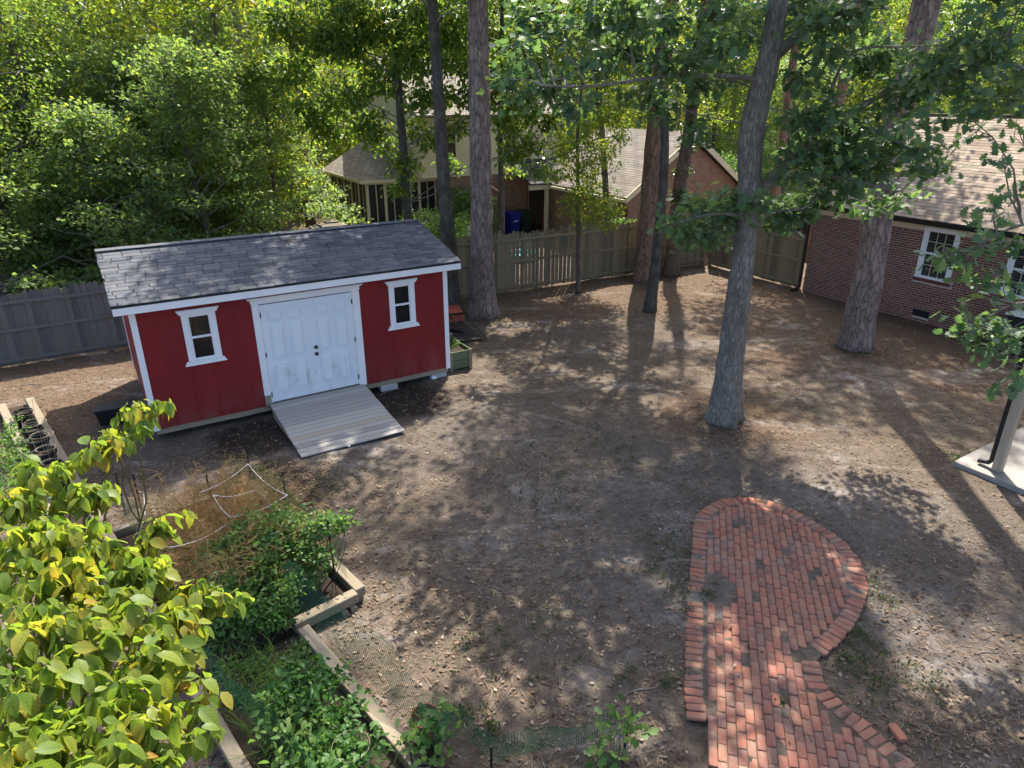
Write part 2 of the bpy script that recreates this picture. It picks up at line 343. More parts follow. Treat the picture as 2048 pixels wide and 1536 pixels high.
# ------------------------------------------------------------------ the shed
b = NB('white_door_paint'); v = b.co
sp = b.n('ShaderNodeSeparateXYZ'); b.l(b.co, sp.inputs[0])
band = b.ramp(sp.outputs[2], [(.30, .35), (.55, 1.), (.82, .9), (1.0, 0.)])
mil = b.math('MULTIPLY', band, b.ramp(b.noise(5.5, 6, .7, b.mapp((1, 1, .5))), [(.5, 0.), (.66, .5)]))
c = b.mix(b.ramp(b.noise(2, 5), [(.35, 0.), (.7, .6)]), (.66, .71, .76), (.74, .78, .82))
c = b.mix(mil, c, (.30, .34, .24)); MT['door'] = b.done(b.bsdf(c, .5, .4))
MT['shingle'] = mat('charcoal_shingle', [(.07, .076, .088), (.11, .115, .128)], 4, .93, .2, .6, 90, lv=[(.058, .064, .076), (.085, .092, .106), (.11, .116, .13), (.135, .137, .142)], dirt=((.11, .10, .065), .9, .62, .5))
MT['roofdeck'] = mat('roof_underlay', [(.03, .03, .033), (.04, .04, .042)], 5)
shed = thing('garden_shed', 'long red wooden shed with white trim, white double doors and charcoal shingle roof', 'shed', (SH_O[0], SH_O[1], 0), SH_YAW)
Z0, ZT, ZE, ZR, OH, GE = .215, 2.56, 2.71, 3.283, .266, .269
slope = (ZR-ZE)/(SH_D/2+OH)
# walls with real openings, siding panels 1.22 m wide with a groove between
def siding(x0, x1, z0, z1, holes):
    xs = sorted({x0, x1, *[k*.2035 for k in range(0, 40) if x0 < k*.2035 < x1], *[h for hh in holes for h in hh[:2]]}); boxes = []
    for a, c2 in zip(xs[:-1], xs[1:]):
        m_ = (a+c2)/2; cuts = sorted([(h[2], h[3]) for h in holes if h[0] <= m_ <= h[1]]); z = z0
        for (q0, q1) in cuts:
            if q0 > z: boxes.append((a+.0007, c2-.0007, z, q0))
            z = q1
        if z < z1: boxes.append((a+.0007, c2-.0007, z, z1))
    return boxes
WINS = [(.80, 1.39), (4.84, 5.43)]; WZ = (1.44, 2.34)
holes = [(w_[0]+.02, w_[1]-.02, WZ[0]+.02, WZ[1]-.02) for w_ in WINS]+[(2.16, 4.05, Z0-.1, 2.345)]
m = MB()
for (a, c2, q0, q1) in siding(0, SH_L, Z0, ZT+.06, holes): m.box(a, c2, 0, .02, q0, q1)
m.box(.03, 2.12, .02, .035, Z0, ZT); m.box(4.09, SH_L-.03, .02, .035, Z0, 1.42)
m.obj('front_wall', MT['red'], shed)
m = MB()
for k in range(10): m.box(0, .02, .02+k*(SH_D-.04)/10+.002, .02+(k+1)*(SH_D-.04)/10-.002, Z0, ZT+.06)
m.prism([(0, 0, ZT+.061), (0, SH_D, ZT+.061), (0, SH_D/2, ZR-.06)], (.001, 0, 0), (.02, 0, 0)); m.obj('side_wall', MT['red'], shed)
m = MB()
for k in range(10): m.box(SH_L-.02, SH_L, .02+k*(SH_D-.04)/10+.002, .02+(k+1)*(SH_D-.04)/10-.002, Z0, ZT+.06)
m.prism([(SH_L, 0, ZT+.061), (SH_L, SH_D, ZT+.061), (SH_L, SH_D/2, ZR-.06)], (-.02, 0, 0), (-.001, 0, 0)); m.obj('side_wall', MT['red'], shed)
m = MB()
for (a, c2, q0, q1) in siding(0, SH_L, Z0, ZT+.06, []): m.box(a, c2, SH_D-.02, SH_D, q0, q1)
m.obj('back_wall', MT['red'], shed)
part('floor', MT['lumber'], shed, (.03, SH_L-.03, .04, SH_D-.03, Z0+.02, Z0+.06))
part('rim_joist', MT['lumber'], shed, (.02, SH_L-.02, .022, .06, .10, Z0+.018)); part('rim_joist', MT['lumber'], shed, (.02, SH_L-.02, SH_D-.06, SH_D-.022, .10, Z0+.018))
part('rim_joist', MT['lumber'], shed, (.022, .06, .062, SH_D-.062, .10, Z0+.018)); part('rim_joist', MT['lumber'], shed, (SH_L-.06, SH_L-.022, .062, SH_D-.062, .10, Z0+.018))
for u, v_ in ((.35, .35), (1.6, .3), (4.7, .0), (5.95, .06), (.2, 3.5), (3., 3.5), (5.9, 3.5), (3, .3)):
    part('pier_block', MT['block'], shed, (u-.2, u+.2, v_-.03, v_+.17, -.04, .097), c=.012)
for u in (0, SH_L):
    for v_ in (0, SH_D):
        su, sv = (-1 if u == 0 else 1), (-1 if v_ == 0 else 1)
        m = MB()
        m.box(min(u+su*.018, u-su*.085), max(u+su*.018, u-su*.085), min(v_+sv*.002, v_+sv*.020), max(v_+sv*.002, v_+sv*.020), Z0-.02, ZT-.02)
        m.box(min(u+su*.0022, u+su*.018), max(u+su*.0022, u+su*.018), min(v_, v_-sv*.075), max(v_, v_-sv*.075), Z0-.02, ZT-.02)
        m.obj('corner_trim', MT['white'], shed)
# doors
door_c = 3.105
for k, (x0, x1) in enumerate(((2.188, 3.100), (3.110, 4.018))):
    d = MB(); d.box(x0, x1, -.012, .03, .285, 2.315); do = d.obj('door', MT['door'], shed)
    wd = x1-x0; cols_ = [(x0+.15, x0+.15+.235), (x1-.15-.235, x1-.15)]
    for (p0, p1) in cols_:
        for (q0, q1) in ((1.97, 2.155), (1.205, 1.865), (.50, 1.055)):
            m = MB()
            for (a, c2, e, f_) in ((p0-.02, p1+.02, q0-.02, q0), (p0-.02, p1+.02, q1, q1+.02), (p0-.02, p0, q0, q1), (p1, p1+.02, q0, q1)):
                m.box(a, c2, -.030, -.0125, e, f_)
            m.add([(p0, -.0125, q0), (p1, -.0125, q0), (p1, -.0125, q1), (p0, -.0125, q1), (p0+.035, -.026, q0+.035), (p1-.035, -.026, q0+.035), (p1-.035, -.026, q1-.035), (p0+.035, -.026, q1-.035)],
                  [(0, 1, 5, 4), (1, 2, 6, 5), (2, 3, 7, 6), (3, 0, 4, 7), (4, 5, 6, 7)])
            m.obj('door_panel', MT['door'], do)
    hx = x0 if k == 0 else x1
    for hz in (.45, 1.3, 2.12): part('hinge', MT['black'], do, (hx-.012 if k else hx-.010, hx+.010, -.022, -.013, hz-.05, hz+.05))
    if k == 1:
        for hz, rr in ((1.14, .034), (1.285, .032)):
            m = MB(); m.tube([(x0+.07, -.013, hz), (x0+.07, -.02, hz)], .038, 12); m.tube([(x0+.07, -.02, hz), (x0+.07, -.05, hz), (x0+.07, -.062, hz), (x0+.07, -.075, hz)], [.014, .018, rr, rr*.6], 12)
            m.obj('knob', MT['black'], do, smooth=True)
        part('astragal', MT['door'], do, (x0-.024, x0+.012, -.020, -.0125, .29, 2.31))
part('door_casing', MT['white'], shed, (2.045, 2.165, -.022, .03, .45, 2.36)); part('casing_base', MT['lumber'], shed, (2.045, 2.163, -.020, .03, .23, .448))
part('door_casing', MT['white'], shed, (4.045, 4.19, -.022, .03, .235, 2.36)); part('door_jamb', MT['white'], shed, (2.166, 2.186, -.010, .03, .26, 2.334)); part('door_jamb', MT['white'], shed, (4.022, 4.043, -.010, .03, .26, 2.334))
part('door_header', MT['white'], shed, (2.03, 4.205, -.025, .03, 2.362, 2.43), (2.166, 4.043, -.014, .03, 2.335, 2.361))
m = MB(); m.prism([(1.955, -.05, 2.47), (4.28, -.05, 2.47), (4.24, -.05, 2.431), (1.995, -.05, 2.431)], (0, 0, 0), (0, .05, 0)); m.obj('door_cap', MT['white'], shed)
for (x0, x1) in WINS:
    wo_ = part('window', MT['white'], shed, (x0, x0+.11, -.03, .02, WZ[0], WZ[1]), (x1-.11, x1, -.03, .02, WZ[0], WZ[1]), c=.004)
    m = MB(); m.prism([(x0-.08, -.05, WZ[1]+.09), (x1+.08, -.05, WZ[1]+.09), (x1+.02, -.05, WZ[1]+.001), (x0-.02, -.05, WZ[1]+.001)], (0, 0, 0), (0, .05, 0)); m.obj('window_cap', MT['white'], wo_)
    m = MB(); m.prism([(x0-.03, -.055, WZ[0]-.001), (x1+.03, -.055, WZ[0]-.001), (x1+.075, -.055, WZ[0]-.08), (x0-.075, -.055, WZ[0]-.08)], (0, 0, 0), (0, .055, 0)); m.obj('window_sill', MT['white'], wo_)
    zm = (WZ[0]+WZ[1])/2
    part('sash', MT['white'], wo_, (x0+.111, x1-.111, -.012, .02, WZ[1]-.06, WZ[1]-.002), (x0+.111, x1-.111, -.018, .02, zm-.02, zm+.02), (x0+.111, x1-.111, -.012, .02, WZ[0]+.002, WZ[0]+.045),
         (x0+.111, x0+.13, -.010, .02, WZ[0]+.046, zm-.021), (x1-.13, x1-.111, -.010, .02, WZ[0]+.046, zm-.021), (x0+.111, x0+.13, -.008, .02, zm+.021, WZ[1]-.061), (x1-.13, x1-.111, -.008, .02, zm+.021, WZ[1]-.061))
    part('pane', MT['glass'], wo_, (x0+.12, x1-.12, .004, .008, WZ[0]+.04, zm)); part('pane', MT['glass'], wo_, (x0+.12, x1-.12, .009, .013, zm+.001, WZ[1]-.05))
# roof
m = MB()
for sgn in (0, 1):
    yv = lambda v_: v_ if sgn == 0 else SH_D-v_
    a = [(-GE+.01, yv(-OH+.012), ZE-.035), (SH_L+GE-.01, yv(-OH+.012), ZE-.035), (SH_L+GE-.01, yv(SH_D/2), ZR-.035), (-GE+.01, yv(SH_D/2), ZR-.035)]
    m.prism(a, (0, 0, 0), (0, 0, .028))
roof = m.obj('roof', MT['roofdeck'], shed)
fr = []
ang = math.atan(slope); Ls = (SH_D/2+OH)/math.cos(ang); nrow = 17; ex = Ls/nrow
for sgn in (0, 1):
    ax = np.array([1., 0, 0]); ay = np.array([0, math.cos(ang)*(1 if sgn == 0 else -1), math.sin(ang)])
    tl = np.array([0, ay[1]*math.cos(-.05)-0, ay[2]]); az = np.cross(ax, ay)*(1 if sgn == 0 else -1)
    for i in range(nrow):
        x = -GE-random.random()*.33
        while x < SH_L+GE:
            wd = .33; x0, x1 = max(x, -GE), min(x+wd, SH_L+GE); x += wd
            if x1-x0 < .04: continue
            base = np.array([(x0+x1)/2, -OH if sgn == 0 else SH_D+OH, ZE]) + ay*(i*ex+ex*.5+.005)
            ay2 = unit(ay - az*.045); az2 = unit(az+ay*.045)
            fr.append(frame(base+az*(.004+random.uniform(-.0015, .0015)), ax, ay2, az2, (x1-x0-.012, ex*1.08, .010+random.uniform(0, .006))))
pieces('shingle', roof, MT['shingle'], fr, cham_template(.05, 10, .004, 2), cap=300, rest='upper_shingles')
m = MB()
for k in range(22): m.box(-GE+k*.305, min(-GE+k*.305+.31, SH_L+GE), SH_D/2-.13, SH_D/2+.13, ZR+.010+.002*(k % 2), ZR+.022+.002*(k % 2))
m.obj('ridge_cap', MT['shingle'], roof, lv=.6)
part('fascia', MT['white'], shed, (-GE+.02, SH_L+GE-.02, -OH+.018, -OH+.04, ZE-.165, ZE-.038)); part('fascia', MT['white'], shed, (-GE+.02, SH_L+GE-.02, SH_D+OH-.04, SH_D+OH-.018, ZE-.165, ZE-.038))
part('soffit', MT['red'], shed, (-GE+.03, SH_L+GE-.03, -OH+.041, -.002, ZE-.09, ZE-.075))
for u in (-GE+.02, SH_L+GE-.042):
    for sgn in (0, 1):
        yv = lambda v_: v_ if sgn == 0 else SH_D-v_
        m = MB(); m.prism([(u, yv(-OH+.041), ZE-.037), (u, yv(SH_D/2-.001), ZR-.037), (u, yv(SH_D/2-.001), ZR-.15), (u, yv(-OH+.041), ZE-.15)], (0, 0, 0), (.022, 0, 0)); m.obj('rake_board', MT['white'], shed)
# ramp: a thing of its own
MT['plank'] = mat('weathered_ramp_board', [(.33, .30, .255), (.45, .41, .35)], 2.2, .85, .2, .35, 22, (1.2, 9, 9), lv=[(.24, .235, .225), (.36, .34, .30), (.48, .45, .39), (.42, .35, .26), (.33, .32, .31)], dirt=((.14, .11, .08), 5, .64, .6))
ramp = thing('wooden_ramp', 'grey plank ramp leading up to the white shed doors', 'ramp', (SH_O[0], SH_O[1], 0), SH_YAW)
r0 = np.array([0, -.03, .262]); r1 = np.array([0, -2.17, .035]); ry = unit(r1-r0); rz = np.cross(np.array([1., 0, 0]), ry); rz = rz if rz[2] > 0 else -rz
fr = []; Lr = np.linalg.norm(r1-r0); nb = 15
for i in range(nb):
    p = r0+ry*((i+.5)*Lr/nb); fr.append(frame(p+np.array([3.12+random.uniform(-.006, .006), 0, 0])-rz*.024, (math.cos(random.uniform(-.002, .002)), 0, 0), ry, rz, (2.01, Lr/nb-.017, .024+random.uniform(0, .004))))
pieces('plank', ramp, MT['plank'], fr, cham_template(.06, 10, .0015, 9))
for u in (2.16, 3.12, 4.08):
    m = MB(); m.prism([(u-.02, -.06, .235), (u-.02, -2.10, .012), (u-.02, -2.10, -.03), (u-.02, -.06, -.03)], (0, 0, 0), (.04, 0, 0)); m.obj('stringer', MT['lumber'], ramp)

# ------------------------------------------------------------------ fences
MT['picket_grey'] = mat('grey_weathered_picket', [(.10, .10, .10), (.19, .18, .17)], 3, .92, .1, .4, 18, (9, 9, .8), lv=[(.085, .088, .095), (.13, .13, .13), (.17, .165, .155), (.12, .115, .10)], dirt=((.06, .065, .045), 1.2, .55, .5))
MT['picket_tan'] = mat('tan_weathered_picket', [(.17, .145, .10), (.26, .22, .155)], 3, .92, .1, .4, 18, (9, 9, .8), lv=[(.13, .105, .07), (.20, .16, .10), (.29, .225, .135), (.23, .18, .11)], dirt=((.09, .10, .06), 1.0, .55, .5))
def picket_t(seed):
    out = []; r = np.random.default_rng(seed)
    for i in range(10):
        j = r.normal(0, .02, 4); t = 1+r.normal(0, .012)
        P = np.array([(-.5+j[0]*.4, 0), (.5+j[1]*.4, 0), (.5, t-.045), (.30, t-.012), (0, t), (-.30, t-.012), (-.5, t-.045)])
        V = np.concatenate([np.c_[P[:, :1], np.zeros((7, 1)), P[:, 1:]], np.c_[P[:, :1], np.ones((7, 1)), P[:, 1:]]])
        Q = [(0, 1, 2, 6), (2, 3, 5, 6), (3, 4, 4, 5)]
        Q = [(0, 1, 2, 6), (2, 3, 5, 6)]; q = []
        for a in Q: q += [a, tuple(7+k for k in a[::-1])]
        q += [(3, 4, 11, 10), (4, 5, 12, 11)]+[(k, (k+1) % 7, 7+(k+1) % 7, 7+k) for k in (0, 1, 2, 5, 6)]
        out.append((V, np.array(q)))
    return out
def fence(p0, p1, h, label, mt, gap, seed, postside=-1, lean=.0, gapzone=None):
    p0, p1 = np.array(p0), np.array(p1); L = np.linalg.norm(p1-p0); yaw = math.atan2(*(p1-p0)[::-1]); r = np.random.default_rng(seed)
    f = thing('picket_fence', label, 'fence', (p0[0], p0[1], 0), yaw)
    fr = []; x = 0
    while x < L-.1:
        wd = r.uniform(.125, .142); hh = h*(1+.02*math.sin(x*1.7)+r.normal(0, .01)); tl = r.normal(0, .006)
        fr.append(frame((x+wd/2, .0+r.normal(0, .003), .02+r.uniform(0, .03)), (1, 0, 0), (0, 1, 0), (tl, r.normal(lean, .008), 1), (wd, .016, hh)))
        gz = gap+(r.uniform(.008, .025) if gapzone and gapzone[0] < x < gapzone[1] else 0); x += wd+abs(r.normal(gz, .004))
    pieces('picket', f, mt, fr, picket_t(seed))
    n = max(2, int(round(L/2.4))+1)
    for i in range(n):
        xx = min(L-.05, i*L/(n-1)+.04); part('post', mt, f, (xx-.045, xx+.045, .02 if postside > 0 else .020, .11, -.05, h*.96), c=.006, lv=.45)
    for zr in (.16, h*.52, h*.88):
        for i in range(n-1):
            xa, xb = i*L/(n-1)+.001, (i+1)*L/(n-1)-.001; dz = r.normal(0, .012)
            M_ = Matrix.Translation((xa, 0, zr+dz)) @ Matrix.Rotation(r.normal(0, .006), 4, 'Y')
            m = MB(); m.cbox(0, xb-xa, -.045, -.006, -.04, .04, .006, M_); m.obj('rail', mt, f, lv=r.uniform(.3, .9))
    return f
fence((-14.6, 13.85), (-8.2, 17.95), 1.74, 'dark grey weathered picket fence left of the red shed', MT['picket_grey'], .003, 21)
fence((-8.1, 18.02), (7.55, 26.55), 1.95, 'tan weathered picket fence between the yard and the brick garage', MT['picket_tan'], .004, 22, gapzone=(9.2, 11.6))
fence((7.62, 26.42), (9.72, 22.75), 1.85, 'short tan picket fence joining the brick house corner', MT['picket_tan'], .003, 23)

# ------------------------------------------------------------------ brick house on the right
MT['mortar'] = mat('mortar', [(.46, .42, .38), (.56, .52, .47)], 8, .95, .1, .4, 60)
MT['hbrick'] = mat('house_brick', [(.16, .06, .045), (.24, .09, .065)], 20, .9, .2, .5, 120, lv=[(.11, .05, .038), (.165, .065, .045), (.22, .08, .052), (.26, .10, .062), (.18, .085, .062)], dirt=((.16, .15, .10), .5, .62, .3))
MT['cream'] = mat('cream_trim_paint', [(.66, .56, .37), (.74, .64, .44)], 3, .6, .3, .1, 20)
MT['hshingle'] = mat('brown_shingle', [(.20, .165, .13), (.30, .25, .20)], 4, .93, .15, .5, 80, lv=[(.19, .145, .105), (.26, .205, .155), (.33, .265, .20), (.37, .31, .245)])
b = NB('grey_blind_slat'); MT['slat'] = b.done(b.bsdf((.11, .11, .105), .6, .3))
HC, HA = (9.78, 22.55), R(-59.5)
house = thing('brick_house', 'single storey red brick house with brown shingle roof and black gutter', 'house', (HC[0], HC[1], 0), HA)
HL = 9.0; HD = 9.3; HZ = 2.72     # local: x along the wall, y into the house
part('wall', MT['mortar'], house, (.012, .2, .201, HD, -.15, HZ))
part('wall', MT['mortar'], house, (.201, HL, HD-.2, HD, -.15, HZ))
m = MB(); m.prism([(.02, .05, HZ+.001), (.02, HD-.05, HZ+.001), (.02, HD/2, 5.2)], (0, 0, 0), (.15, 0, 0)); m.obj('gable', MT['cream'], house)
HW = [(3.61, 4.59, 1.25, 2.66), (5.88, 6.86, 1.25, 2.66)]; VT = (3.79, 4.26, .14, .34)
m = MB(); m.box(.012, HL, .012, .2, -.15, HW[0][2]); xs_ = [.012]+[q for w_ in HW for q in w_[:2]]+[HL]
for k in range(0, len(xs_), 2): m.box(xs_[k], xs_[k+1], .012, .2, HW[0][2]+.0005, HZ)
for w_ in HW: m.box(w_[0], w_[1], .012, .2, w_[3], HZ)
m.obj('wall', MT['mortar'], house)
def in_rect(x0, x1, z0, z1, q): return x1 > q[0]-.004 and x0 < q[1]+.004 and z1 > q[2]-.004 and z0 < q[3]+.004
fr = []; sillz = 1.25-.105
blocks = [(a, b_, c_, d_+.3) for a, b_, c_, d_ in HW]+[VT]+[(a-.06, b_+.06, sillz-.0, c_) for a, b_, c_, d_ in HW]
row = 0; z = -.12
while z < HZ-.05:
    x = -.1065*(row % 2); 
    while x < HL:
        x0, x1 = max(x, .0), min(x+.203, HL); x += .213
        if x1-x0 < .03: continue
        segs = [(x0, x1)]
        for q in blocks:
            ns = []
            for (a, b_) in segs:
                if in_rect(a, b_, z, z+.057, q):
                    if a < q[0]-.02: ns.append((a, q[0]-.008))
                    if b_ > q[1]+.02: ns.append((q[1]+.008, b_))
                else: ns.append((a, b_))
            segs = ns
        for a, b_ in segs:
            if b_-a > .02: fr.append(frame(((a+b_)/2, .012, z+.0285), (1, 0, 0), (0, 0, 1), (0, -1, 0), (b_-a-.004, .053, .009+random.uniform(-.002, .003))))
    # return face on the far gable wall
    y = .1065*(row % 2)+.012
    while y < 3.2:
        fr.append(frame((.012, y+.1, z+.0285), (0, -1, 0), (0, 0, 1), (-1, 0, 0), (.203, .057, .012))); y += .213
    z += .0677; row += 1
for a, b_, c_, d_ in HW:
    x = a-.05
    while x < b_+.04:
        fr.append(frame((x+.029, .006, sillz+.05), (0, 0, 1), (1, 0, 0), (0, -1, 0), (.098, .056, .03))); x += .067
pieces('brick', house, MT['hbrick'], fr, cham_template(.1, 10, .008, 4), cap=300, rest='other_bricks')
for k, (a, b_, c_, d_) in enumerate(HW):
    wn = part('window', MT['white'], house, (a, a+.12, -.03, .03, c_, d_), (b_-.12, b_, -.03, .03, c_, d_), (a+.121, b_-.121, -.03, .03, d_-.09, d_), (a+.121, b_-.121, -.035, .03, c_, c_+.07))
    zm = (c_+d_)/2
    part('sash', MT['white'], wn, (a+.121, b_-.121, -.012, .02, zm-.025, zm+.025), (a+.121, a+.15, -.01, .02, c_+.071, zm-.026), (b_-.15, b_-.121, -.01, .02, c_+.071, zm-.026), (a+.121, a+.145, -.005, .02, zm+.026, d_-.091), (b_-.145, b_-.121, -.005, .02, zm+.026, d_-.091))
    for q0, q1 in ((c_+.07, zm-.024), (zm+.024, d_-.09)):
        part('pane', MT['glass'], wn, (a+.13, b_-.13, .05, .054, q0, q1))
        for j in (1, 2):
            xx = a+.15+(b_-a-.3)*j/3; part('muntin', MT['cream'], wn, (xx-.007, xx+.007, .002, .0125, q0+.001, q1-.001))
        part('muntin', MT['cream'], wn, (a+.15, b_-.15, .003, .0118, (q0+q1)/2-.007, (q0+q1)/2+.007))
        nn = 12
        for j in range(nn):
            zz = q0+(q1-q0)*(j+.5)/nn; m = MB(); m.prism([(a+.15, .0, zz-.008), (b_-.15, .0, zz-.008), (b_-.15, .009, zz+.006), (a+.15, .009, zz+.006)], (0, .028, 0), (0, .0292, 0)); m.obj('blind_slat', MT['slat'], wn)
vb = part('vent', MT['black'], house, (VT[0], VT[1], -.006, .02, VT[2], VT[3]))
for j in range(4): part('vent_slat', MT['blackp'], vb, (VT[0]+.03, VT[1]-.03, -.02, -.0062, VT[2]+.025+j*.045, VT[2]+.05+j*.045))
part('frieze_board', MT['cream'], house, (-.02, HL, -.016, .011, HZ-.17, HZ-.002)); part('soffit', MT['cream'], house, (-.2, HL, -.30, .3, HZ, HZ+.02))
# roof
EZ, RZ, RY = 2.90, 5.48, 4.65; OHh = .38
sl_ = math.atan((RZ-EZ)/(RY+OHh)); m = MB()
for sg in (0, 1):
    yv = lambda v_: v_ if sg == 0 else 2*RY-v_
    m.prism([(-.24, yv(-OHh), EZ-.03), (HL, yv(-OHh), EZ-.03), (HL, yv(RY), RZ-.03), (-.24, yv(RY), RZ-.03)], (0, 0, -.05), (0, 0, .022))
hroof = m.obj('roof', MT['roofdeck'], house)
fr = []; Lr = (RY+OHh)/math.cos(sl_); nr = 38; ex = Lr/nr
ay = np.array([0, math.cos(sl_), math.sin(sl_)]); az = np.array([0, -math.sin(sl_), math.cos(sl_)])
for i in range(nr):
    x = -.24-random.random()*.3
    while x < HL:
        x0, x1 = max(x, -.24), min(x+.30, HL); x += .30
        if x1-x0 < .04: continue
        fr.append(frame(np.array([(x0+x1)/2, -OHh, EZ])+ay*(i*ex+ex*.5)+az*random.uniform(-.001, .003), (1, 0, 0), unit(ay-az*.05), unit(az+ay*.05), (x1-x0-.006, ex*1.1, .009+random.uniform(0, .005))))
pieces('shingle', hroof, MT['hshingle'], fr, cham_template(.05, 10, .004, 6), cap=300, rest='upper_shingles')
part('back_shingles', MT['hshingle'], hroof, (-.24, HL, RY-.12, RY+.12, RZ+.018, RZ+.032), lv=.2)
m = MB(); m.tube([(1.9, RY-1., RZ-.55), (1.9, RY-1., RZ-.15)], .045, 10); m.obj('roof_vent', MT['cream'], hroof, smooth=True)
m = MB(); prof = [(0, 0), (.0, .11), (-.012, .11), (-.012, .012), (-.10, .012), (-.115, .10), (-.13, .115), (-.13, .10), (-.11, 0)]
m.prism([(-.27, -OHh-.005+y, EZ-.125+z) for y, z in prof], (0, 0, 0), (HL+.27, 0, 0)); m.obj('gutter', MT['black'], house)
m = MB(); m.cbox(-.13, -.04, -.10, -.03, .10, 2.5, .012); m.cbox(-.13, -.04, -.09, .02, 2.5, 2.6, .012, Matrix.Translation((0, -.13, .1)) @ Matrix.Rotation(.0, 4, 'X')); m.cbox(-.13, -.04, -.46, -.10, .02, .10, .012)
m.obj('downspout', MT['black'], house)
for sg in (0,):
    m = MB(); m.prism([(-.235, -OHh, EZ-.06), (-.235, RY, RZ-.06), (-.235, RY, RZ-.22), (-.235, -OHh, EZ-.22)], (0, 0, 0), (.02, 0, 0)); m.obj('rake_board', MT['cream'], house)

# ------------------------------------------------------------------ neighbour's house beyond the fence
MT['nbrick'] = brickwallmat('tan_red_brickwork', (.30, .15, .085), (.21, .10, .06), (.36, .30, .23))
MT['siding'] = mat('cream_lap_siding', [(.66, .57, .34), (.74, .65, .41)], 2, .7, .25, .1, 20)
MT['nroof'] = shinglemat('grey_shingles', (.19, .165, .14), (.27, .24, .205)); MT['ndark'] = shinglemat('dark_shingles', (.06, .06, .065), (.09, .09, .095))
MT['screen'] = mat('porch_screen', [(.016, .016, .015), (.03, .03, .027)], 3, .5, .3, 0)
nb_ = thing('neighbour_house', 'two storey house with cream siding, tan brick ground floor, screened porch and garage', 'house', (-6.31, 30.75, 0), R(30))
WY = -1.05
part('brick_wall', MT['nbrick'], nb_, (3.25, 7.5, WY, WY+.25, 0, 2.75)); part('brick_wall', MT['nbrick'], nb_, (3.25, 3.5, WY+.251, 5, 0, 2.75))
for k in range(17): # lap boards of the upper storey, each proud of the next
    z0 = 2.76+k*.15; m = MB(); m.add([(2.2, WY-.03, z0), (9.2, WY-.03, z0), (9.2, WY-.005, z0+.15), (2.2, WY-.005, z0+.15), (2.2, WY+.1, z0), (9.2, WY+.1, z0), (9.2, WY+.1, z0+.15), (2.2, WY+.1, z0+.15)], [(0, 1, 2, 3), (1, 5, 6, 2), (0, 3, 7, 4), (0, 4, 5, 1), (3, 2, 6, 7), (5, 4, 7, 6)]); m.obj('lap_board', MT['siding'], nb_)
part('side_wall', MT['siding'], nb_, (2.2, 2.4, WY+.11, 7.5, 2.76, 5.3)); part('side_wall', MT['siding'], nb_, (9.0, 9.2, WY+.11, 7.5, 2.76, 5.3))
m = MB(); m.prism([(1.9, WY-.4, 5.22), (9.5, WY-.4, 5.22), (9.5, 3.2, 7.6), (1.9, 3.2, 7.6)], (0, 0, 0), (0, 0, .1)); m.prism([(1.9, 7.5, 5.22), (9.5, 7.5, 5.22), (9.5, 3.2, 7.6), (1.9, 3.2, 7.6)], (0, 0, -.001), (0, 0, .099)); m.obj('roof', MT['nroof'], nb_)
m = MB(); m.prism([(2.21, WY+.12, 5.301), (2.21, 7.4, 5.301), (2.21, 3.2, 7.5)], (0, 0, 0), (.15, 0, 0)); m.obj('gable', MT['siding'], nb_)
for (x0, x1) in ((3.0, 3.8), (6.2, 7.0)):
    wn = part('window', MT['cream'], nb_, (x0-.08, x0, WY-.06, WY, 3.5, 4.9), (x1, x1+.08, WY-.06, WY, 3.5, 4.9), (x0, x1, WY-.06, WY, 3.5, 3.58), (x0, x1, WY-.06, WY, 4.82, 4.9), (x0, x1, WY-.055, WY, 4.18, 4.24))
    part('pane', MT['glass'], wn, (x0, x1, WY-.045, WY-.035, 3.57, 4.83))
m = MB(); m.cbox(5.15, 5.25, WY-.11, WY-.031, .1, 5.2, .012); m.obj('downspout', MT['black'], nb_)
part('chimney', MT['nbrick'], nb_, (9.4, 10.3, 2.0, 2.9, 0, 8.4), c=.03)
# screened porch
PX1, PY1, PH = 3.24, 5.2, 2.5
for i in range(5):
    x = PX1*i/4; part('porch_post', MT['cream'], nb_, (x-.06, x+.06, -.06, .06, 0, PH))
for i in range(1, 6):
    y = PY1*i/5; part('porch_post', MT['cream'], nb_, (-.06, .06, y-.06, y+.06, 0, PH))
part('porch_rail', MT['cream'], nb_, (.061, PX1, -.04, .04, .72, .84)); part('porch_rail', MT['cream'], nb_, (-.04, .04, .061, PY1, .72, .84))
part('porch_beam', MT['cream'], nb_, (-.1, PX1, -.08, .08, PH, PH+.2)); part('porch_beam', MT['cream'], nb_, (-.1, .08, .081, PY1, PH, PH+.2))
part('screen', MT['screen'], nb_, (.06, PX1, -.012, .012, .05, PH)); part('screen', MT['screen'], nb_, (-.012, .012, .06, PY1, .05, PH))
for i in range(4): part('screen_bar', MT['cream'], nb_, (PX1*(i+.5)/4-.02, PX1*(i+.5)/4+.02, -.03, .03, .841, PH-.001))
for i in range(5): part('screen_bar', MT['cream'], nb_, (-.03, .03, PY1*(i+.5)/5-.02, PY1*(i+.5)/5+.02, .841, PH-.001))
m = MB(); m.add([(-.4, -.4, 2.7), (PX1+.2, -.4, 2.7), (PX1+.2, 2.6, 4.2), (1.6, 2.6, 4.2), (-.4, PY1+.4, 2.7), (1.6, 4.2, 4.2), (PX1+.2, 4.2, 4.2), (PX1+.2, PY1+.4, 2.7)], [(0, 1, 2, 3), (0, 3, 5, 4), (3, 2, 6, 5), (4, 5, 6, 7)]); m.obj('porch_roof', MT['nroof'], nb_)
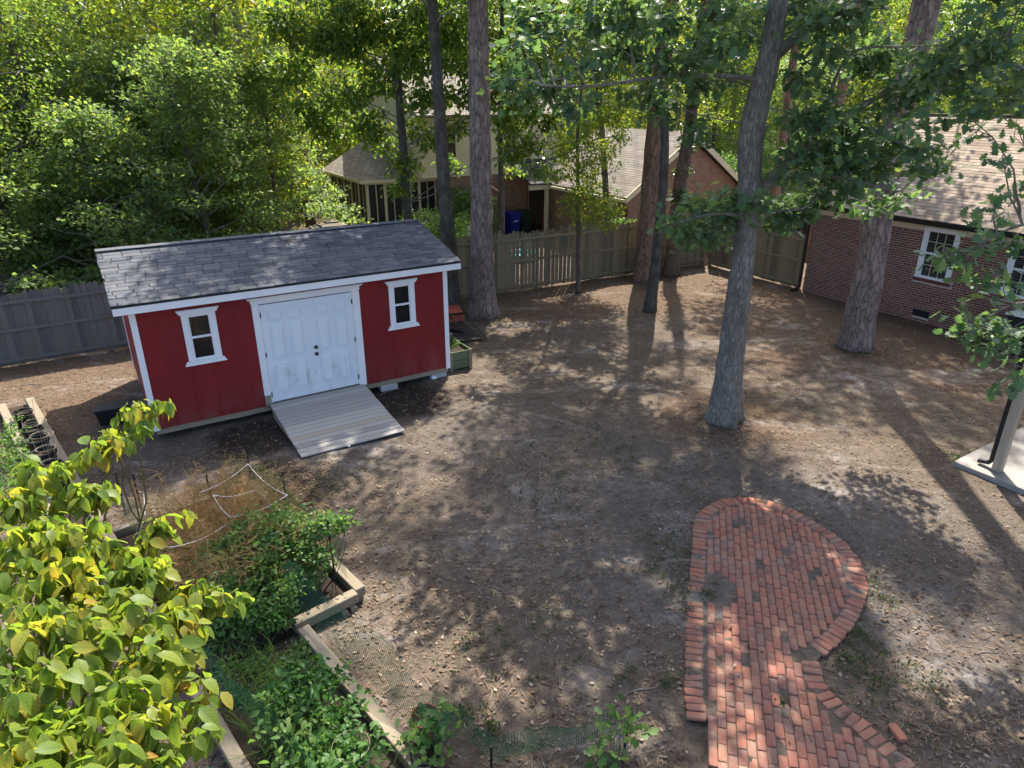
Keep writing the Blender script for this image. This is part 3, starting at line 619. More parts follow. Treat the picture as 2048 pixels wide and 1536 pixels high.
part('porch_fascia', MT['cream'], nb_, (-.4, PX1+.2, -.42, -.401, 2.6, 2.72)); part('porch_fascia', MT['cream'], nb_, (-.42, -.401, -.4, PY1+.4, 2.6, 2.72))
# carport roof and post
m = MB(); m.prism([(6.4, -3.2, 2.42), (10.4, -3.2, 2.42), (10.4, WY-.035, 3.3), (6.4, WY-.035, 3.3)], (0, 0, 0), (0, 0, .07)); m.obj('carport_roof', MT['ndark'], nb_)
part('carport_beam', MT['cream'], nb_, (6.45, 10.2, -3.05, -2.9, 2.2, 2.4)); part('carport_post', MT['cream'], nb_, (7.3, 7.44, -3.05, -2.91, 0, 2.199))
part('carport_back', MT['screen'], nb_, (7.6, 10.2, WY-.06, WY-.031, 0, 2.4)); part('carport_floor', MT['concrete'], nb_, (4.2, 10.4, -4.2, WY-.07, -.05, .03))
# garage wing: gable end towards the yard corner
GX0, GX1, GY0, GY1, GEZ, GRZ = 7.75, 13.9, -8.2, -2.6, 2.5, 4.71; GM = (GX0+GX1)/2
part('garage_wall', MT['nbrick'], nb_, (GX0, GX1, GY0, GY0+.25, 0, GEZ-.05)); part('garage_wall', MT['nbrick'], nb_, (GX0, GX0+.25, GY0+.251, GY1, 0, GEZ-.05)); part('garage_wall', MT['nbrick'], nb_, (GX1-.25, GX1, GY0+.251, GY1, 0, GEZ-.05))
m = MB(); m.prism([(GX0, GY0+.001, GEZ-.049), (GX1, GY0+.001, GEZ-.049), (GM, GY0+.001, GRZ-.25)], (0, 0, 0), (0, .24, 0)); m.obj('garage_gable', MT['nbrick'], nb_)
m = MB()
for sg in (0, 1):
    xv = lambda x: x if sg == 0 else 2*GM-x
    m.prism([(xv(GX0-.28), GY0-.25, GEZ-.1), (xv(GX0-.28), GY1+.5, GEZ-.1), (xv(GM), GY1+.5, GRZ), (xv(GM), GY0-.25, GRZ)], (0, 0, -.06-.001*sg), (0, 0, .03-.001*sg))
m.obj('garage_roof', MT['nroof'], nb_)
for sg in (0, 1):
    xv = lambda x: x if sg == 0 else 2*GM-x
    m = MB(); m.prism([(xv(GX0-.28), GY0-.27, GEZ-.06), (xv(GM), GY0-.27, GRZ+.04), (xv(GM), GY0-.27, GRZ-.22), (xv(GX0-.28), GY0-.27, GEZ-.30)], (0, -.03, 0), (0, 0.018, 0)); m.obj('garage_rake', MT['cream'], nb_)
wn = part('garage_window', MT['cream'], nb_, (11.6, 11.7, GY0-.04, GY0, .9, 2.0), (12.3, 12.4, GY0-.04, GY0, .9, 2.0), (11.7, 12.3, GY0-.04, GY0, .9, .98), (11.7, 12.3, GY0-.04, GY0, 1.92, 2.0))
part('pane', MT['glass'], wn, (11.7, 12.3, GY0-.03, GY0-.02, .97, 1.93))
m = MB(); m.tube([(GX0-.32, GY0-.2, 2.3), (GX0-.32, GY0-.2, 2.15), (GX0-.06, GY0-.1, 2.0), (GX0-.06, GY0-.1, .1)], .04, 8); m.obj('garage_downspout', MT['black'], nb_, smooth=True)
m = MB(); m.cbox(GX0-.36, GX0-.285, GY0-.25, GY1+.4, GEZ-.26, GEZ-.14, .01); m.obj('garage_gutter', MT['cream'], nb_)

# ------------------------------------------------------------------ foliage machinery
def leaf_quad(w=.34, fold=.06): return np.array([(0, 0, 0), (w, .48, fold), (0, 1, 0), (-w, .48, fold)], float), np.array([(0, 1, 2), (0, 2, 3)]), np.zeros(4)
def leaf_oak():
    Rr = [(.03, .10), (.17, .20), (.09, .30), (.33, .42), (.15, .52), (.36, .70), (.16, .74), (.22, .92), (.05, .90)]
    mid = [(0, y, 0) for y in (0, .3, .52, .74, 1.)]; V = list(mid)
    T = []
    for sx in (1, -1):
        b0 = len(V); V += [(sx*x*1.15, y, .06*x) for x, y in Rr]; p = [0]+[b0+i for i in range(len(Rr))]+[4]
        mids = [0, 0, 0, 1, 1, 2, 2, 3, 3, 4, 4]
        for i in range(len(p)-1):
            m0, m1 = mids[i], mids[i+1]
            t = [(m0, p[i], p[i+1])]
            if m1 != m0: t.append((m0, p[i+1], m1))
            T += [q if sx > 0 else q[::-1] for q in t if len(set(q)) == 3]
    return np.array(V, float), np.array(T), np.zeros(len(V))
def leaf_ovate(w=.27, curl=.22, tip=.0, fold=.07):
    ys = [0, .22, .5, .78, 1.]; ws = [0, .8, 1., .62, 0]; V = []; L = []
    for y, a in zip(ys, ws):
        zc = -curl*y*y
        for sx in (-1, 0, 1): V.append((sx*a*w, y, zc+fold*a*abs(sx))); L.append(tip*(y*.6+.55*abs(sx)*a))
    T = []
    for i in range(4):
        for j in (0, 1):
            a, b_, c_, d_ = i*3+j, i*3+j+1, i*3+j+4, i*3+j+3
            if i == 0: T.append((a if j == 0 else 0, c_, d_)) if False else T.append((1, c_, d_))
            elif i == 3: T.append((a, b_, 13))
            else: T += [(a, b_, c_), (a, c_, d_)]
    return np.array(V, float), np.array(T), np.array(L)
def leaf_tuft(n=6):
    r = np.random.default_rng(4); V = []; T = []
    for i in range(n):
        d = unit(r.normal(size=3)+np.array([0, .8, 0])); s_ = unit(np.cross(d, r.normal(size=3)))*.055
        b0 = len(V); V += [s_, -s_, d*r.uniform(.8, 1.2)]; T.append((b0, b0+1, b0+2))
    return np.array(V), np.array(T), np.zeros(len(V))
LQ, LOAK, LOV, LT = leaf_quad(), leaf_oak(), leaf_ovate(), leaf_tuft()
LDOG = leaf_ovate(.30, .34, .26, .07); LPEP = leaf_ovate(.26, .35); LSM = leaf_ovate(.30, .1)
LMAP = (np.array([(0, 0, 0), (.42, .30, .03), (.20, .42, 0), (.36, .78, .04), (0, 1., 0), (-.36, .78, .04), (-.20, .42, 0), (-.42, .30, .03)], float), np.array([(0, 1, 2), (0, 2, 6), (0, 6, 7), (2, 3, 4), (2, 4, 6), (6, 4, 5)]), np.zeros(8))
def frames(axis, up):
    y = unit(axis); x = unit(np.cross(y, up)); z = np.cross(x, y); return np.stack([x, y, z], 2)
def leaf_object(name, parent, mt, tmpl, P, Fm, sz, lv, nparts=0, partname='leaf'):
    tv, tf, tl = tmpl; W = wmat(parent) if parent else np.eye(4)
    keep = np.ones(len(P), bool)
    if nparts:
        x, y, z = project((W[:3, :3] @ P.T).T+W[:3, 3]); inf = (x > 0) & (x < 2048) & (y > 0) & (y < 1536)
        idx = np.argsort(-(sz/z*inf))[:nparts]; keep[idx] = False
    K = np.where(keep)[0]
    V = np.einsum('nij,kj->nki', Fm[K]*sz[K, None, None], tv)+P[K, None, :]
    T = tf[None]+(np.arange(len(K))*len(tv))[:, None, None]
    me = mesh_np(name, V.reshape(-1, 3), T.reshape(-1, 3), np.clip(lv[K, None]+tl[None], 0, 1).ravel(), uv=(np.tile(tv[:, 0], len(K)), np.tile(tv[:, 1], len(K)))); me.materials.append(mt)
    o = link(bpy.data.objects.new(name, me), parent); stuff(o)
    if nparts:
        mes = []
        for i in range(14):
            m_ = mesh_np(partname, tv, tf, np.clip((i+.5)/14+tl, 0, 1), uv=(tv[:, 0], tv[:, 1])); m_.materials.append(mt); mes.append(m_)
        for i in idx:
            q = bpy.data.objects.new(partname, mes[min(13, int(lv[i]*14))]); link(q, o); M_ = np.eye(4); M_[:3, :3] = Fm[i]*sz[i]; M_[:3, 3] = P[i]; q.matrix_basis = Matrix(M_)
    return o
def clump_leaves(clumps, n, size, r, flat=.7, droop=.2, per=7, spread=.9, up=1.2, shell=2.4):
    c = np.asarray(clumps, float); wgt = c[:, 3]**2; wgt /= wgt.sum(); nt_ = max(1, n//per)
    k = r.choice(len(c), nt_, p=wgt); d = unit(r.normal(size=(nt_, 3))); rad = r.random(nt_)**(1/shell)
    tw = d*(rad*c[k, 3])[:, None]; tw[:, 2] *= flat; tip = c[k, :3]+tw
    P = np.repeat(tip, per, 0)+r.normal(0, size*spread, (nt_*per, 3))*np.array([1, 1, .6])
    out = np.repeat(unit(tw+1e-6), per, 0); N = len(P)
    ax = out*.6+r.normal(0, .7, (N, 3)); ax[:, 2] -= droop
    upv = np.array([0, 0, up])+r.normal(0, .6, (N, 3))
    lv = np.clip(np.repeat(r.normal(.5, .16, nt_), per)+r.normal(0, .14, N), 0, 1)
    return P, frames(ax, upv), size*r.uniform(.7, 1.25, N), lv, tip
def trunk_obj(name, mt, parent, pts, rad, seed, n=18, amp=.05, step=.22):
    pts = np.asarray(pts, float); rad = np.asarray(rad, float); seg = np.linalg.norm(np.diff(pts, axis=0), axis=1); s_ = np.r_[0, np.cumsum(seg)]
    m_ = max(4, int(s_[-1]/step)); t = np.linspace(0, s_[-1], m_)
    Pp = np.stack([np.interp(t, s_, pts[:, i]) for i in range(3)], 1); rr = np.interp(t, s_, rad)
    for _ in range(3): Pp[1:-1] = (Pp[:-2]+2*Pp[1:-1]+Pp[2:])/4; rr[1:-1] = (rr[:-2]+2*rr[1:-1]+rr[2:])/4
    mb = MB(); mb.tube(Pp, rr, n, cap=True); V = np.array(mb.v); r = np.random.default_rng(seed)
    ctr = np.repeat(Pp, n, 0); dv = V-ctr; g = np.tile(np.arange(n)*2*math.pi/n, len(Pp)); zz = np.repeat(t, n); f = np.ones(len(V))
    for k in (3, 5, 7, 9): f += amp*.5*np.sin(k*g+r.uniform(0, 6)+zz*r.uniform(-1.2, 1.2))
    f += r.normal(0, amp*.45, len(V)); base = np.exp(-zz/.35); f += base*.30*(np.sin(4*g+1)+.6*np.sin(6*g+2.))*.5
    mb.v = [tuple(p) for p in ctr+dv*f[:, None]]
    return mb.obj(name, mt, parent, smooth=True), Pp
def limbs(parent, Pp, clumps, mt, r, r0=.05, name='branches', maxn=80, near=False, sub=3):
    mb = MB(); c = np.asarray(clumps)[:maxn]
    for q in c:
        hd = np.hypot(Pp[:, 0]-q[0], Pp[:, 1]-q[1]); want = q[2]-.45*hd; i = int(np.argmin(np.abs(Pp[:, 2]-want)+.15*hd))
        if near: i = int(np.argmin(np.linalg.norm(Pp-q[:3], axis=1)+1.5*np.maximum(0, Pp[:, 2]-q[2]+.2)))
        a = Pp[i]; L = np.linalg.norm(q[:3]-a); mid = (a+q[:3])/2+np.array([0, 0, .12*L])+r.normal(0, .05*L, 3); t = np.linspace(0, 1, 6)[:, None]
        cv = (1-t)**2*a+2*t*(1-t)*mid+t*t*q[:3]; cv[1:-1] += r.normal(0, .025*L, (4, 3)); rr = min(r0, .012+.012*L)
        mb.tube(cv, np.linspace(rr, .006, 6), 5, cap=False)
        for _ in range(sub):
            e = q[:3]+unit(r.normal(size=3))*q[3]*.8; mb.tube([cv[4], (cv[4]+e)/2+r.normal(0, .05, 3), e], [rr*.45, .006, .003], 4, cap=False)
    o = mb.obj(name, mt, parent); stuff(o); return o
def trunk_px(rows, Y, top, base_drop=.12):
    P, Rr = [], []
    for x, y, hw in rows:
        p = at(x, y, Y); dep = project(p)[2][0]; P.append(p); Rr.append(hw*dep/FPX)
    P[0][2] = -base_drop
    if top > P[-1][2]:
        d = (P[-1]-P[-3]); d = d/max(d[2], .3); d[:2] *= .6; k = top-P[-1][2]
        for f_ in (.33, .66, 1.): P.append(P[-1 if f_ == .33 else -1]*0+P[len(rows)-1]+d*k*f_); Rr.append(max(.03, Rr[len(rows)-1]*(1-.8*f_)))
    return np.array(P), np.array(Rr)

LM = {}
LM['oak'] = leafmat('oak_leaf', [(0.0549, 0.1045, 0.0657), (0.083, 0.1562, 0.085), (0.118, 0.2063, 0.097), (0.1881, 0.2526, 0.085)], 0.42)
LM['gum'] = leafmat('gum_leaf', [(0.0605, 0.1156, 0.0351), (0.0977, 0.1734, 0.0433), (0.1597, 0.2407, 0.0517), (0.3331, 0.3176, 0.0517)], 0.55)
LM['yellow'] = leafmat('yellow_green_leaf', [(0.0686, 0.1365, 0.0297), (0.1301, 0.2016, 0.0355), (0.2221, 0.2667, 0.0415), (0.3755, 0.3155, 0.0492)], 0.6)
LM['maple'] = leafmat('maple_leaf', [(0.077, 0.1361, 0.0652), (0.1159, 0.1873, 0.0769), (0.1623, 0.2437, 0.0887), (0.2863, 0.3206, 0.0769)], 0.6)
LM['dark'] = leafmat('dark_glossy_leaf', [(0.018, 0.048, 0.015), (0.033, 0.075, 0.021), (0.06, 0.1125, 0.027), (0.15, 0.18, 0.03)], 0.4, rough=.3)
LM['pine'] = leafmat('pine_needles', [(.025, .055, .018), (.04, .075, .022), (.06, .09, .03)], .2)
LM['dog'] = leafmat('dogwood_leaf', [(.085, .17, .032), (.165, .24, .038), (.25, .285, .04), (.35, .27, .045), (.34, .155, .045), (.26, .08, .045)], .55, (1.6, 1.58, .9), .5, .35, 1)
LM['weed'] = leafmat('weed_leaf', [(.03, .05, .015), (.05, .075, .02), (.08, .10, .03)], .3)
LM['shrub'] = leafmat('shrub_leaf', [(0.042, 0.103, 0.034), (0.0801, 0.1715, 0.0507), (0.1334, 0.2324, 0.0624), (0.2019, 0.2781, 0.0707)], 0.5)
LM['pepper'] = leafmat('pepper_leaf', [(0.0304, 0.081, 0.0194), (0.0506, 0.1296, 0.0292), (0.0929, 0.1864, 0.0356)], .35)

# ------------------------------------------------------------------ trees in the yard
def rooted(name, label, P, group=None):
    t = thing(name, label, 'tree', (P[0][0], P[0][1], 0), 0, group); off = np.array([P[0][0], P[0][1], 0]); return t, P-off, off
def pine(rows, Y, label, top, mt, seed, z0, spread=3.2, ncl=34, n=4200):
    P, Rr = trunk_px(rows, Y, top); t, L, off = rooted('pine_tree', label, P); r = np.random.default_rng(seed)
    _, Pp = trunk_obj('trunk', MT[mt], t, L, Rr, seed, 22, .05)
    cl = []
    for i in range(ncl):
        z = z0+(top+.5-z0)*(i+r.random())/ncl; a = i*2.4+r.normal(0, .4); q = spread*(1-((z-z0)/(top-z0+.5))**1.6*.75)*r.uniform(.45, 1.)
        k = int(np.argmin(np.abs(Pp[:, 2]-z))); cl.append((Pp[k, 0]+q*math.cos(a), Pp[k, 1]+q*math.sin(a), z+.15*q, r.uniform(.75, 1.3)))
    limbs(t, Pp, cl, MT['twig'], r, .06)
    Pq, F_, sz, lv, _ = clump_leaves(cl, n, .30, r, .55, -.2, 3, .5)
    leaf_object('crown', t, LM['pine'], LT, Pq, F_, sz, lv); return t
pine([(970, 645, 32), (968, 605, 26), (966, 556, 23), (964, 497, 22), (963, 400, 21.5), (960, 250, 21), (958, 120, 20.5), (956, 0, 20)], 19.7, 'tall straight pine with grey plated bark beside the red shed', 21, 'pine', 31, 14.0, 2.6, 12, 2600)
pine([(1288, 556, 24), (1292, 520, 20), (1298, 430, 18.5), (1306, 300, 17.5), (1322, 150, 17.5), (1342, 0, 16)], 24.1, 'reddish pine standing against the picket fence', 20, 'pinered', 32, 11.5, 4., 28, 6000)
pine([(1708, 700, 37), (1713, 660, 31), (1728, 590, 28), (1744, 514, 26), (1753, 455, 25.5), (1774, 330, 25.5), (1806, 190, 25.5), (1846, 40, 25.5), (1856, 0, 25.5)], 16.9, 'thick grey pine standing in front of the brick house', 22, 'pine', 33, 12.5, 4.6, 28, 7500)
# thin dark trunk, and the ivy covered one behind it
def limb_px(tree, off, pts, name='limb', mt='oak'):
    P = []; Rr = []
    for x, y, Y_, hw in pts: p = at(x, y, Y_); P.append(p-off); Rr.append(hw*project(p)[2][0]/FPX)
    return trunk_obj(name, MT[mt], tree, P, Rr, len(pts), 10, .06, .15)[1]
def leafy(name, label, rows, Y, top, mt, lm, seed, clumps_px=(), clumps=(), n=2500, size=.14, tmpl=LQ, flat=.7, nparts=0, tn=14, droop=.2, up=1.2, per=7, ydj=.5, amp=.06, r0=.045, lpx=()):
    P, Rr = trunk_px(rows, Y, top); t, L, off = rooted(name, label, P); r = np.random.default_rng(seed)
    _, Pp = trunk_obj('trunk', MT[mt], t, L, Rr, seed, tn, amp)
    cl = []
    for q in clumps_px:
        YY = q[3] if len(q) > 3 else Y+r.normal(0, ydj); p = at(q[0], q[1], YY); dep = project(p)[2][0]; cl.append((p[0]-off[0], p[1]-off[1], p[2], q[2]*dep/FPX))
    for q in clumps: cl.append((q[0]+Pp[-1, 0], q[1]+Pp[-1, 1], q[2], q[3]))
    ext = [Pp]
    for li in lpx: ext.append(limb_px(t, off, li, mt=mt))
    limbs(t, np.concatenate(ext), cl, MT['twig'], r, r0, near=bool(lpx))
    Pq, F_, sz, lv, _ = clump_leaves(cl, n, size, r, flat, droop, per, up=up)
    leaf_object('crown', t, LM[lm], tmpl, Pq, F_, sz, lv, nparts); return t, off, Pp
def dome(r, n, z0, z1, rad, cr):         # clump centres through a crown's volume
    out = []
    for i in range(n):
        z = z0+(z1-z0)*(i+r.random())/n; f = math.sqrt(max(.05, 1-((z-(z0+z1)/2)/((z1-z0)*.56))**2)); a = i*2.4+r.normal(0, .3); q = rad*f*math.sqrt(r.uniform(.15, 1))
        out.append((q*math.cos(a), q*math.sin(a), z, cr*r.uniform(.7, 1.25)))
    return out
r_ = np.random.default_rng(77)
leafy('slender_tree', 'slender dark trunked tree leaning in front of the reddish pine', [(1299, 622, 14), (1304, 590, 11), (1314, 500, 9.5), (1324, 400, 9), (1330, 300, 8.5), (1328, 180, 8), (1314, 70, 7.5), (1303, 0, 7)], 20.1, 11, 'thinbark', 'gum', 41, clumps=dome(r_, 22, 7.4, 12.5, 2.6, .8), n=3400, size=.17)
leafy('ivy_clad_tree', 'ivy covered trunk with orange stained base in the fence corner', [(1343, 552, 16), (1344, 520, 14), (1350, 450, 13), (1362, 350, 13), (1378, 270, 12), (1390, 160, 11), (1402, 80, 11), (1412, 0, 10)], 24.7, 13, 'palebark', 'dark', 42,
      clumps_px=[(1352, 440, 13), (1358, 390, 14), (1366, 340, 15), (1374, 295, 15), (1380, 250, 15), (1386, 200, 14), (1392, 150, 14), (1398, 100, 16), (1404, 60, 18)], n=2600, size=.10, ydj=.12)
leafy('shaded_tree', 'grey trunk hugging the right end of the red shed', [(908, 612, 20), (904, 590, 16), (898, 500, 14.5), (890, 400, 13.5), (884, 300, 12.5), (878, 200, 11.5), (870, 80, 11), (864, 0, 10.5)], 20.0, 14, 'thinbark', 'gum', 43, clumps=dome(r_, 26, 8.2, 15, 3.0, .95), n=4200, size=.17)
# oak: big trunk, limbs to the right and left, lobed leaves
oakcl = [(1395, 412, 42), (1438, 436, 40), (1385, 462, 34), (1425, 475, 30), (1560, 425, 34), (1602, 418, 28), (1360, 440, 26), (1520, 412, 26), (1470, 402, 26),
         (1600, 330, 46), (1650, 300, 52), (1705, 262, 56), (1640, 225, 50), (1735, 330, 42), (1790, 290, 38), (1600, 255, 40), (1850, 300, 42), (1570, 300, 28), (1665, 378, 38), (1745, 405, 34), (1800, 395, 32), (1860, 340, 30), (1700, 350, 36),
         (1480, 50, 50), (1425, 95, 46), (1385, 165, 42), (1345, 115, 46), (1650, 75, 60), (1750, 115, 56), (1845, 150, 50), (1700, 25, 56), (1800, 205, 40), (1605, 150, 36), (1440, 10, 46), (1330, 35, 40), (1560, 60, 34), (1620, 20, 46), (1390, 260, 26), (1320, 220, 28), (1455, 160, 30),
         (1105, 165, 42), (1180, 125, 46), (1235, 85, 52), (1290, 185, 36), (1060, 190, 34), (1150, 215, 36), (1020, 160, 30), (1260, 30, 50), (1120, 60, 44), (1185, 20, 46), (1040, 100, 34), (1070, 30, 40)]
OAKL = [[(1505, 395, 12.5, 15), (1540, 362, 12.5, 13), (1575, 328, 12.6, 11), (1625, 285, 12.7, 9), (1690, 235, 12.9, 7), (1760, 190, 13.1, 5), (1850, 150, 13.4, 3)],
  [(1550, 110, 12.5, 12), (1590, 75, 12.4, 10), (1640, 40, 12.3, 8), (1700, 10, 12.2, 6), (1780, -30, 12, 4)],
  [(1530, 160, 12.5, 5.5), (1440, 150, 12.2, 4.2), (1340, 150, 11.9, 4), (1240, 165, 11.7, 3.2), (1170, 174, 11.5, 2.6), (1090, 172, 11.4, 2)],
  [(1625, 285, 12.7, 4), (1690, 105, 12.2, 3), (1740, 90, 12.1, 2.5), (1800, 95, 12., 2), (1880, 90, 11.9, 1.6)],
  [(1498, 440, 12.4, 4), (1455, 425, 12.1, 2.6), (1400, 430, 11.9, 1.6), (1360, 445, 11.8, 1)],
  [(1500, 430, 12.5, 3.5), (1545, 420, 12.2, 2.4), (1600, 420, 12, 1.3)],
  [(1540, 362, 12.5, 5), (1620, 350, 12.2, 3.5), (1700, 355, 12, 2.5), (1790, 385, 11.8, 1.4)],
  [(1690, 235, 12.9, 4), (1770, 270, 12.6, 3), (1860, 320, 12.4, 1.6)]]
oak, off, Pp = leafy('oak_tree', 'pale barked oak leaning over the middle of the bare yard', [(1446, 846, 39), (1450, 815, 31), (1457, 760, 27.5), (1465, 690, 25), (1476, 600, 23), (1487, 520, 22), (1496, 440, 21.5), (1500, 380, 22), (1499, 320, 24), (1502, 250, 24.5), (1524, 170, 23), (1546, 85, 20.5), (1555, 0, 19)], 12.5, 11.5, 'oak', 'oak', 44, clumps_px=oakcl, n=8200, size=.17, tmpl=LOAK, nparts=300, tn=26, droop=.45, up=1.6, per=8, ydj=.7, amp=.045, r0=.016, lpx=OAKL)
up_ = dome(np.random.default_rng(5), 20, 9.6, 15.5, 4.6, .95)   # upper crown above the frame
r_ = np.random.default_rng(6); Pq, F_, sz, lv, _ = clump_leaves([(q[0]+Pp[-1, 0]+.5, q[1]+Pp[-1, 1], q[2], q[3]) for q in up_], 4600, .19, r_, .7, .2, 6)
leaf_object('upper_crown', oak, LM['oak'], LQ, Pq, F_, sz*1.25, lv); limbs(oak, Pp, [(q[0]+Pp[-1, 0]+.5, q[1]+Pp[-1, 1], q[2], q[3]) for q in up_], MT['twig'], r_, .09)
# a second oak rooted out of frame to the right reaches in with low branches
ocl = [(1955, 110, 52, 9.2), (2020, 60, 56, 9), (1895, 185, 44, 9.4), (1990, 205, 46, 9), (2040, 150, 46, 8.8), (1950, 245, 30, 9), (2005, 310, 20, 8.6), (2032, 388, 36, 8.4), (1985, 432, 38, 8.4), (1930, 505, 36, 8.2), (1890, 512, 24, 8.2), (1985, 530, 34, 8.1), (2015, 590, 34, 8), (1960, 650, 36, 8), (1990, 690, 38, 7.9), (2030, 735, 42, 7.8), (2035, 655, 34, 7.9), (2040, 480, 34, 8.1), (1905, 60, 46, 9.6), (2045, 260, 36, 8.8), (2040, 10, 50, 9), (1940, 640, 28, 8), (1925, 610, 20, 8), (1850, 235, 36, 9.6), (1910, 130, 44, 9.6), (1970, 20, 46, 9.4), (2030, 200, 40, 9), (1960, 170, 40, 9.2), (1860, 110, 40, 9.8)]
OAK2 = [[(2200, 420, 8.4, 5), (2080, 440, 8.3, 3), (2000, 460, 8.2, 2.2), (1940, 500, 8.2, 1.5)],
  [(2250, 560, 8.3, 5), (2090, 600, 8.1, 3), (2000, 610, 8, 2.), (1950, 655, 8, 1.3)],
  [(2330, 250, 8.6, 8), (2180, 200, 8.8, 5), (2060, 140, 9, 3.5), (1960, 110, 9.2, 2.5), (1890, 150, 9.4, 1.5)],
  [(2380, 700, 8.5, 5), (2200, 690, 8.1, 3), (2080, 700, 7.9, 2), (2010, 700, 7.9, 1.2)]]
oak2, off2, _ = leafy('leaning_oak', 'low oak boughs with lobed leaves hanging before the brick house', [(2420, 900, 30), (2400, 760, 26), (2380, 600, 24), (2360, 420, 22), (2330, 200, 20), (2310, 60, 18)], 8.6, 10.5, 'oak', 'oak', 45, clumps_px=ocl, clumps=dome(np.random.default_rng(8), 20, 8.6, 13.5, 3.2, 1.), n=12000, size=.155, tmpl=LOAK, nparts=300, droop=.5, up=1.6, per=8, r0=.014, lpx=OAK2)
# large leaved tree behind the shed, and the vine hung sapling at the fence
leafy('sweetgum_tree', 'dark leafy tree rising behind the shed roof before the cream house', [(826, 560, 9), (820, 470, 9), (812, 400, 9), (808, 320, 8.5), (800, 220, 8), (794, 120, 7.5), (790, 0, 7)], 24.3, 13.5, 'thinbark', 'gum', 46,
      clumps_px=[(700, 80, 52), (765, 150, 52), (680, 195, 44), (740, 255, 46), (830, 120, 52), (852, 200, 36), (805, 330, 30), (905, 60, 44), (640, 70, 52), (590, 140, 48), (620, 220, 36), (770, 60, 50), (560, 40, 50), (690, 10, 50), (850, 20, 46), (775, 290, 28), (800, 375, 20), (860, 285, 20), (930, 190, 30), (940, 130, 34), (910, 250, 24), (1010, 230, 30), (1040, 190, 34), (1060, 290, 26), (1020, 310, 22), (990, 130, 34), (1080, 340, 18), (650, 250, 36), (830, 260, 30)], clumps=dome(np.random.default_rng(9), 16, 10.5, 15.5, 3.4, 1.1), n=30000, size=.20, tmpl=LOV, up=1.4, per=6, r0=.022)
leafy('young_gum', 'leafy young tree screening the cream upper storey', [(1004, 520, 6), (1003, 440, 6), (1002, 350, 5.5), (1000, 250, 5), (1002, 150, 5), (1004, 40, 4)], 27.2, 10.5, 'thinbark', 'gum', 49,
      clumps_px=[(900, 120, 34), (1010, 90, 36), (1060, 140, 34), (1110, 120, 34), (880, 190, 26), (1050, 230, 30), (1105, 240, 26), (1020, 260, 24), (990, 190, 30), (925, 90, 34), (1085, 180, 30), (1060, 60, 36), (960, 50, 36), (1030, 340, 16), (900, 330, 18)], clumps=dome(np.random.default_rng(61), 22, 6.8, 11.5, 3.2, .62), n=15000, size=.19, tmpl=LOV, per=6, r0=.02)
leafy('vine_sapling', 'thin sapling hung with yellow green vine in front of the fence', [(1157, 584, 5), (1156, 530, 4.5), (1157, 450, 4.2), (1156, 360, 4), (1154, 280, 3.5), (1160, 200, 3), (1170, 130, 3)], 22.3, 8.5, 'palebark', 'yellow', 47, clumps=dome(np.random.default_rng(63), 10, 6.5, 9.0, 1.6, .5),
      clumps_px=[(1180, 250, 34), (1225, 225, 28), (1122, 300, 26), (1170, 320, 36), (1200, 395, 30), (1150, 405, 30), (1215, 440, 20), (1120, 345, 22), (1175, 365, 28), (1190, 435, 20), (1235, 420, 14), (1240, 270, 18), (1165, 445, 18), (1135, 260, 26), (1205, 310, 26)], n=12000, size=.095, flat=1.2, droop=.7)
leafy('evergreen_tree', 'dark glossy evergreen tangled above the sapling at the fence', [(1215, 470, 6), (1212, 380, 6), (1205, 280, 6), (1195, 150, 6), (1190, 20, 5)], 26.5, 11, 'thinbark', 'dark', 48,
      clumps_px=[(1205, 215, 26), (1225, 280, 26), (1235, 340, 16), (1225, 405, 22), (1240, 445, 16), (1190, 160, 34), (1130, 200, 30), (1220, 120, 36), (1095, 250, 24), (1085, 320, 18), (1160, 70, 40), (1240, 40, 40), (1210, 455, 22)], clumps=dome(np.random.default_rng(62), 24, 7.0, 11.5, 3.2, .62), n=11000, size=.11, flat=1.1, droop=.5)

# ------------------------------------------------------------------ woods beyond the fence: each tree its own thing, copies share meshes
def proto(name, label, h, z0, rad, ncl, cr, n, size, lm, mt, seed, tr=.16, flat=.6, tmpl=LQ, layers=None, droop=.2, group='trees of the woods beyond the fence'):
    r = np.random.default_rng(seed); t = thing(name, label, 'tree', (0, 0, 0), 0, group)
    lean = r.normal(0, .25, 2); P = [(0, 0, -.1), (0, 0, .3)]+[(lean[0]*(k/5)**1.5, lean[1]*(k/5)**1.5, .3+(h-.8)*k/5) for k in range(1, 6)]
    _, Pp = trunk_obj('trunk', MT[mt], t, P, [tr*1.35, tr]+[tr*(1-.16*k) for k in range(1, 6)], seed, 12, .06, .3)
    if layers:
        cl = []
        for k in range(ncl):
            z = z0+(h-z0)*(k+r.random())/ncl; a = k*2.4+r.normal(0, .3); f = (1-((z-z0)/(h-z0))**1.5*.8); q = rad*f*r.uniform(.35, 1); cl.append((q*math.cos(a), q*math.sin(a), z, cr*r.uniform(.7, 1.3)))
    else: cl = dome(r, ncl, z0, h, rad, cr)
    limbs(t, Pp, cl, MT['twig'], r, tr*.35, maxn=50)
    Pq, F_, sz, lv, _ = clump_leaves(cl, n, size, r, flat, droop, 6, up=1.5 if layers else 1.1, spread=1.1)
    leaf_object('crown', t, LM[lm], tmpl, Pq, F_, sz, lv); return t
def copy_tree(src, loc, rz, sc):
    r = src.copy(); COL.objects.link(r); r.location = loc; r.rotation_euler = (0, 0, rz); r.scale = (sc, sc, sc*random.uniform(.92, 1.1))
    for ch in src.children:
        c2 = ch.copy(); COL.objects.link(c2); c2.parent = r
    return r
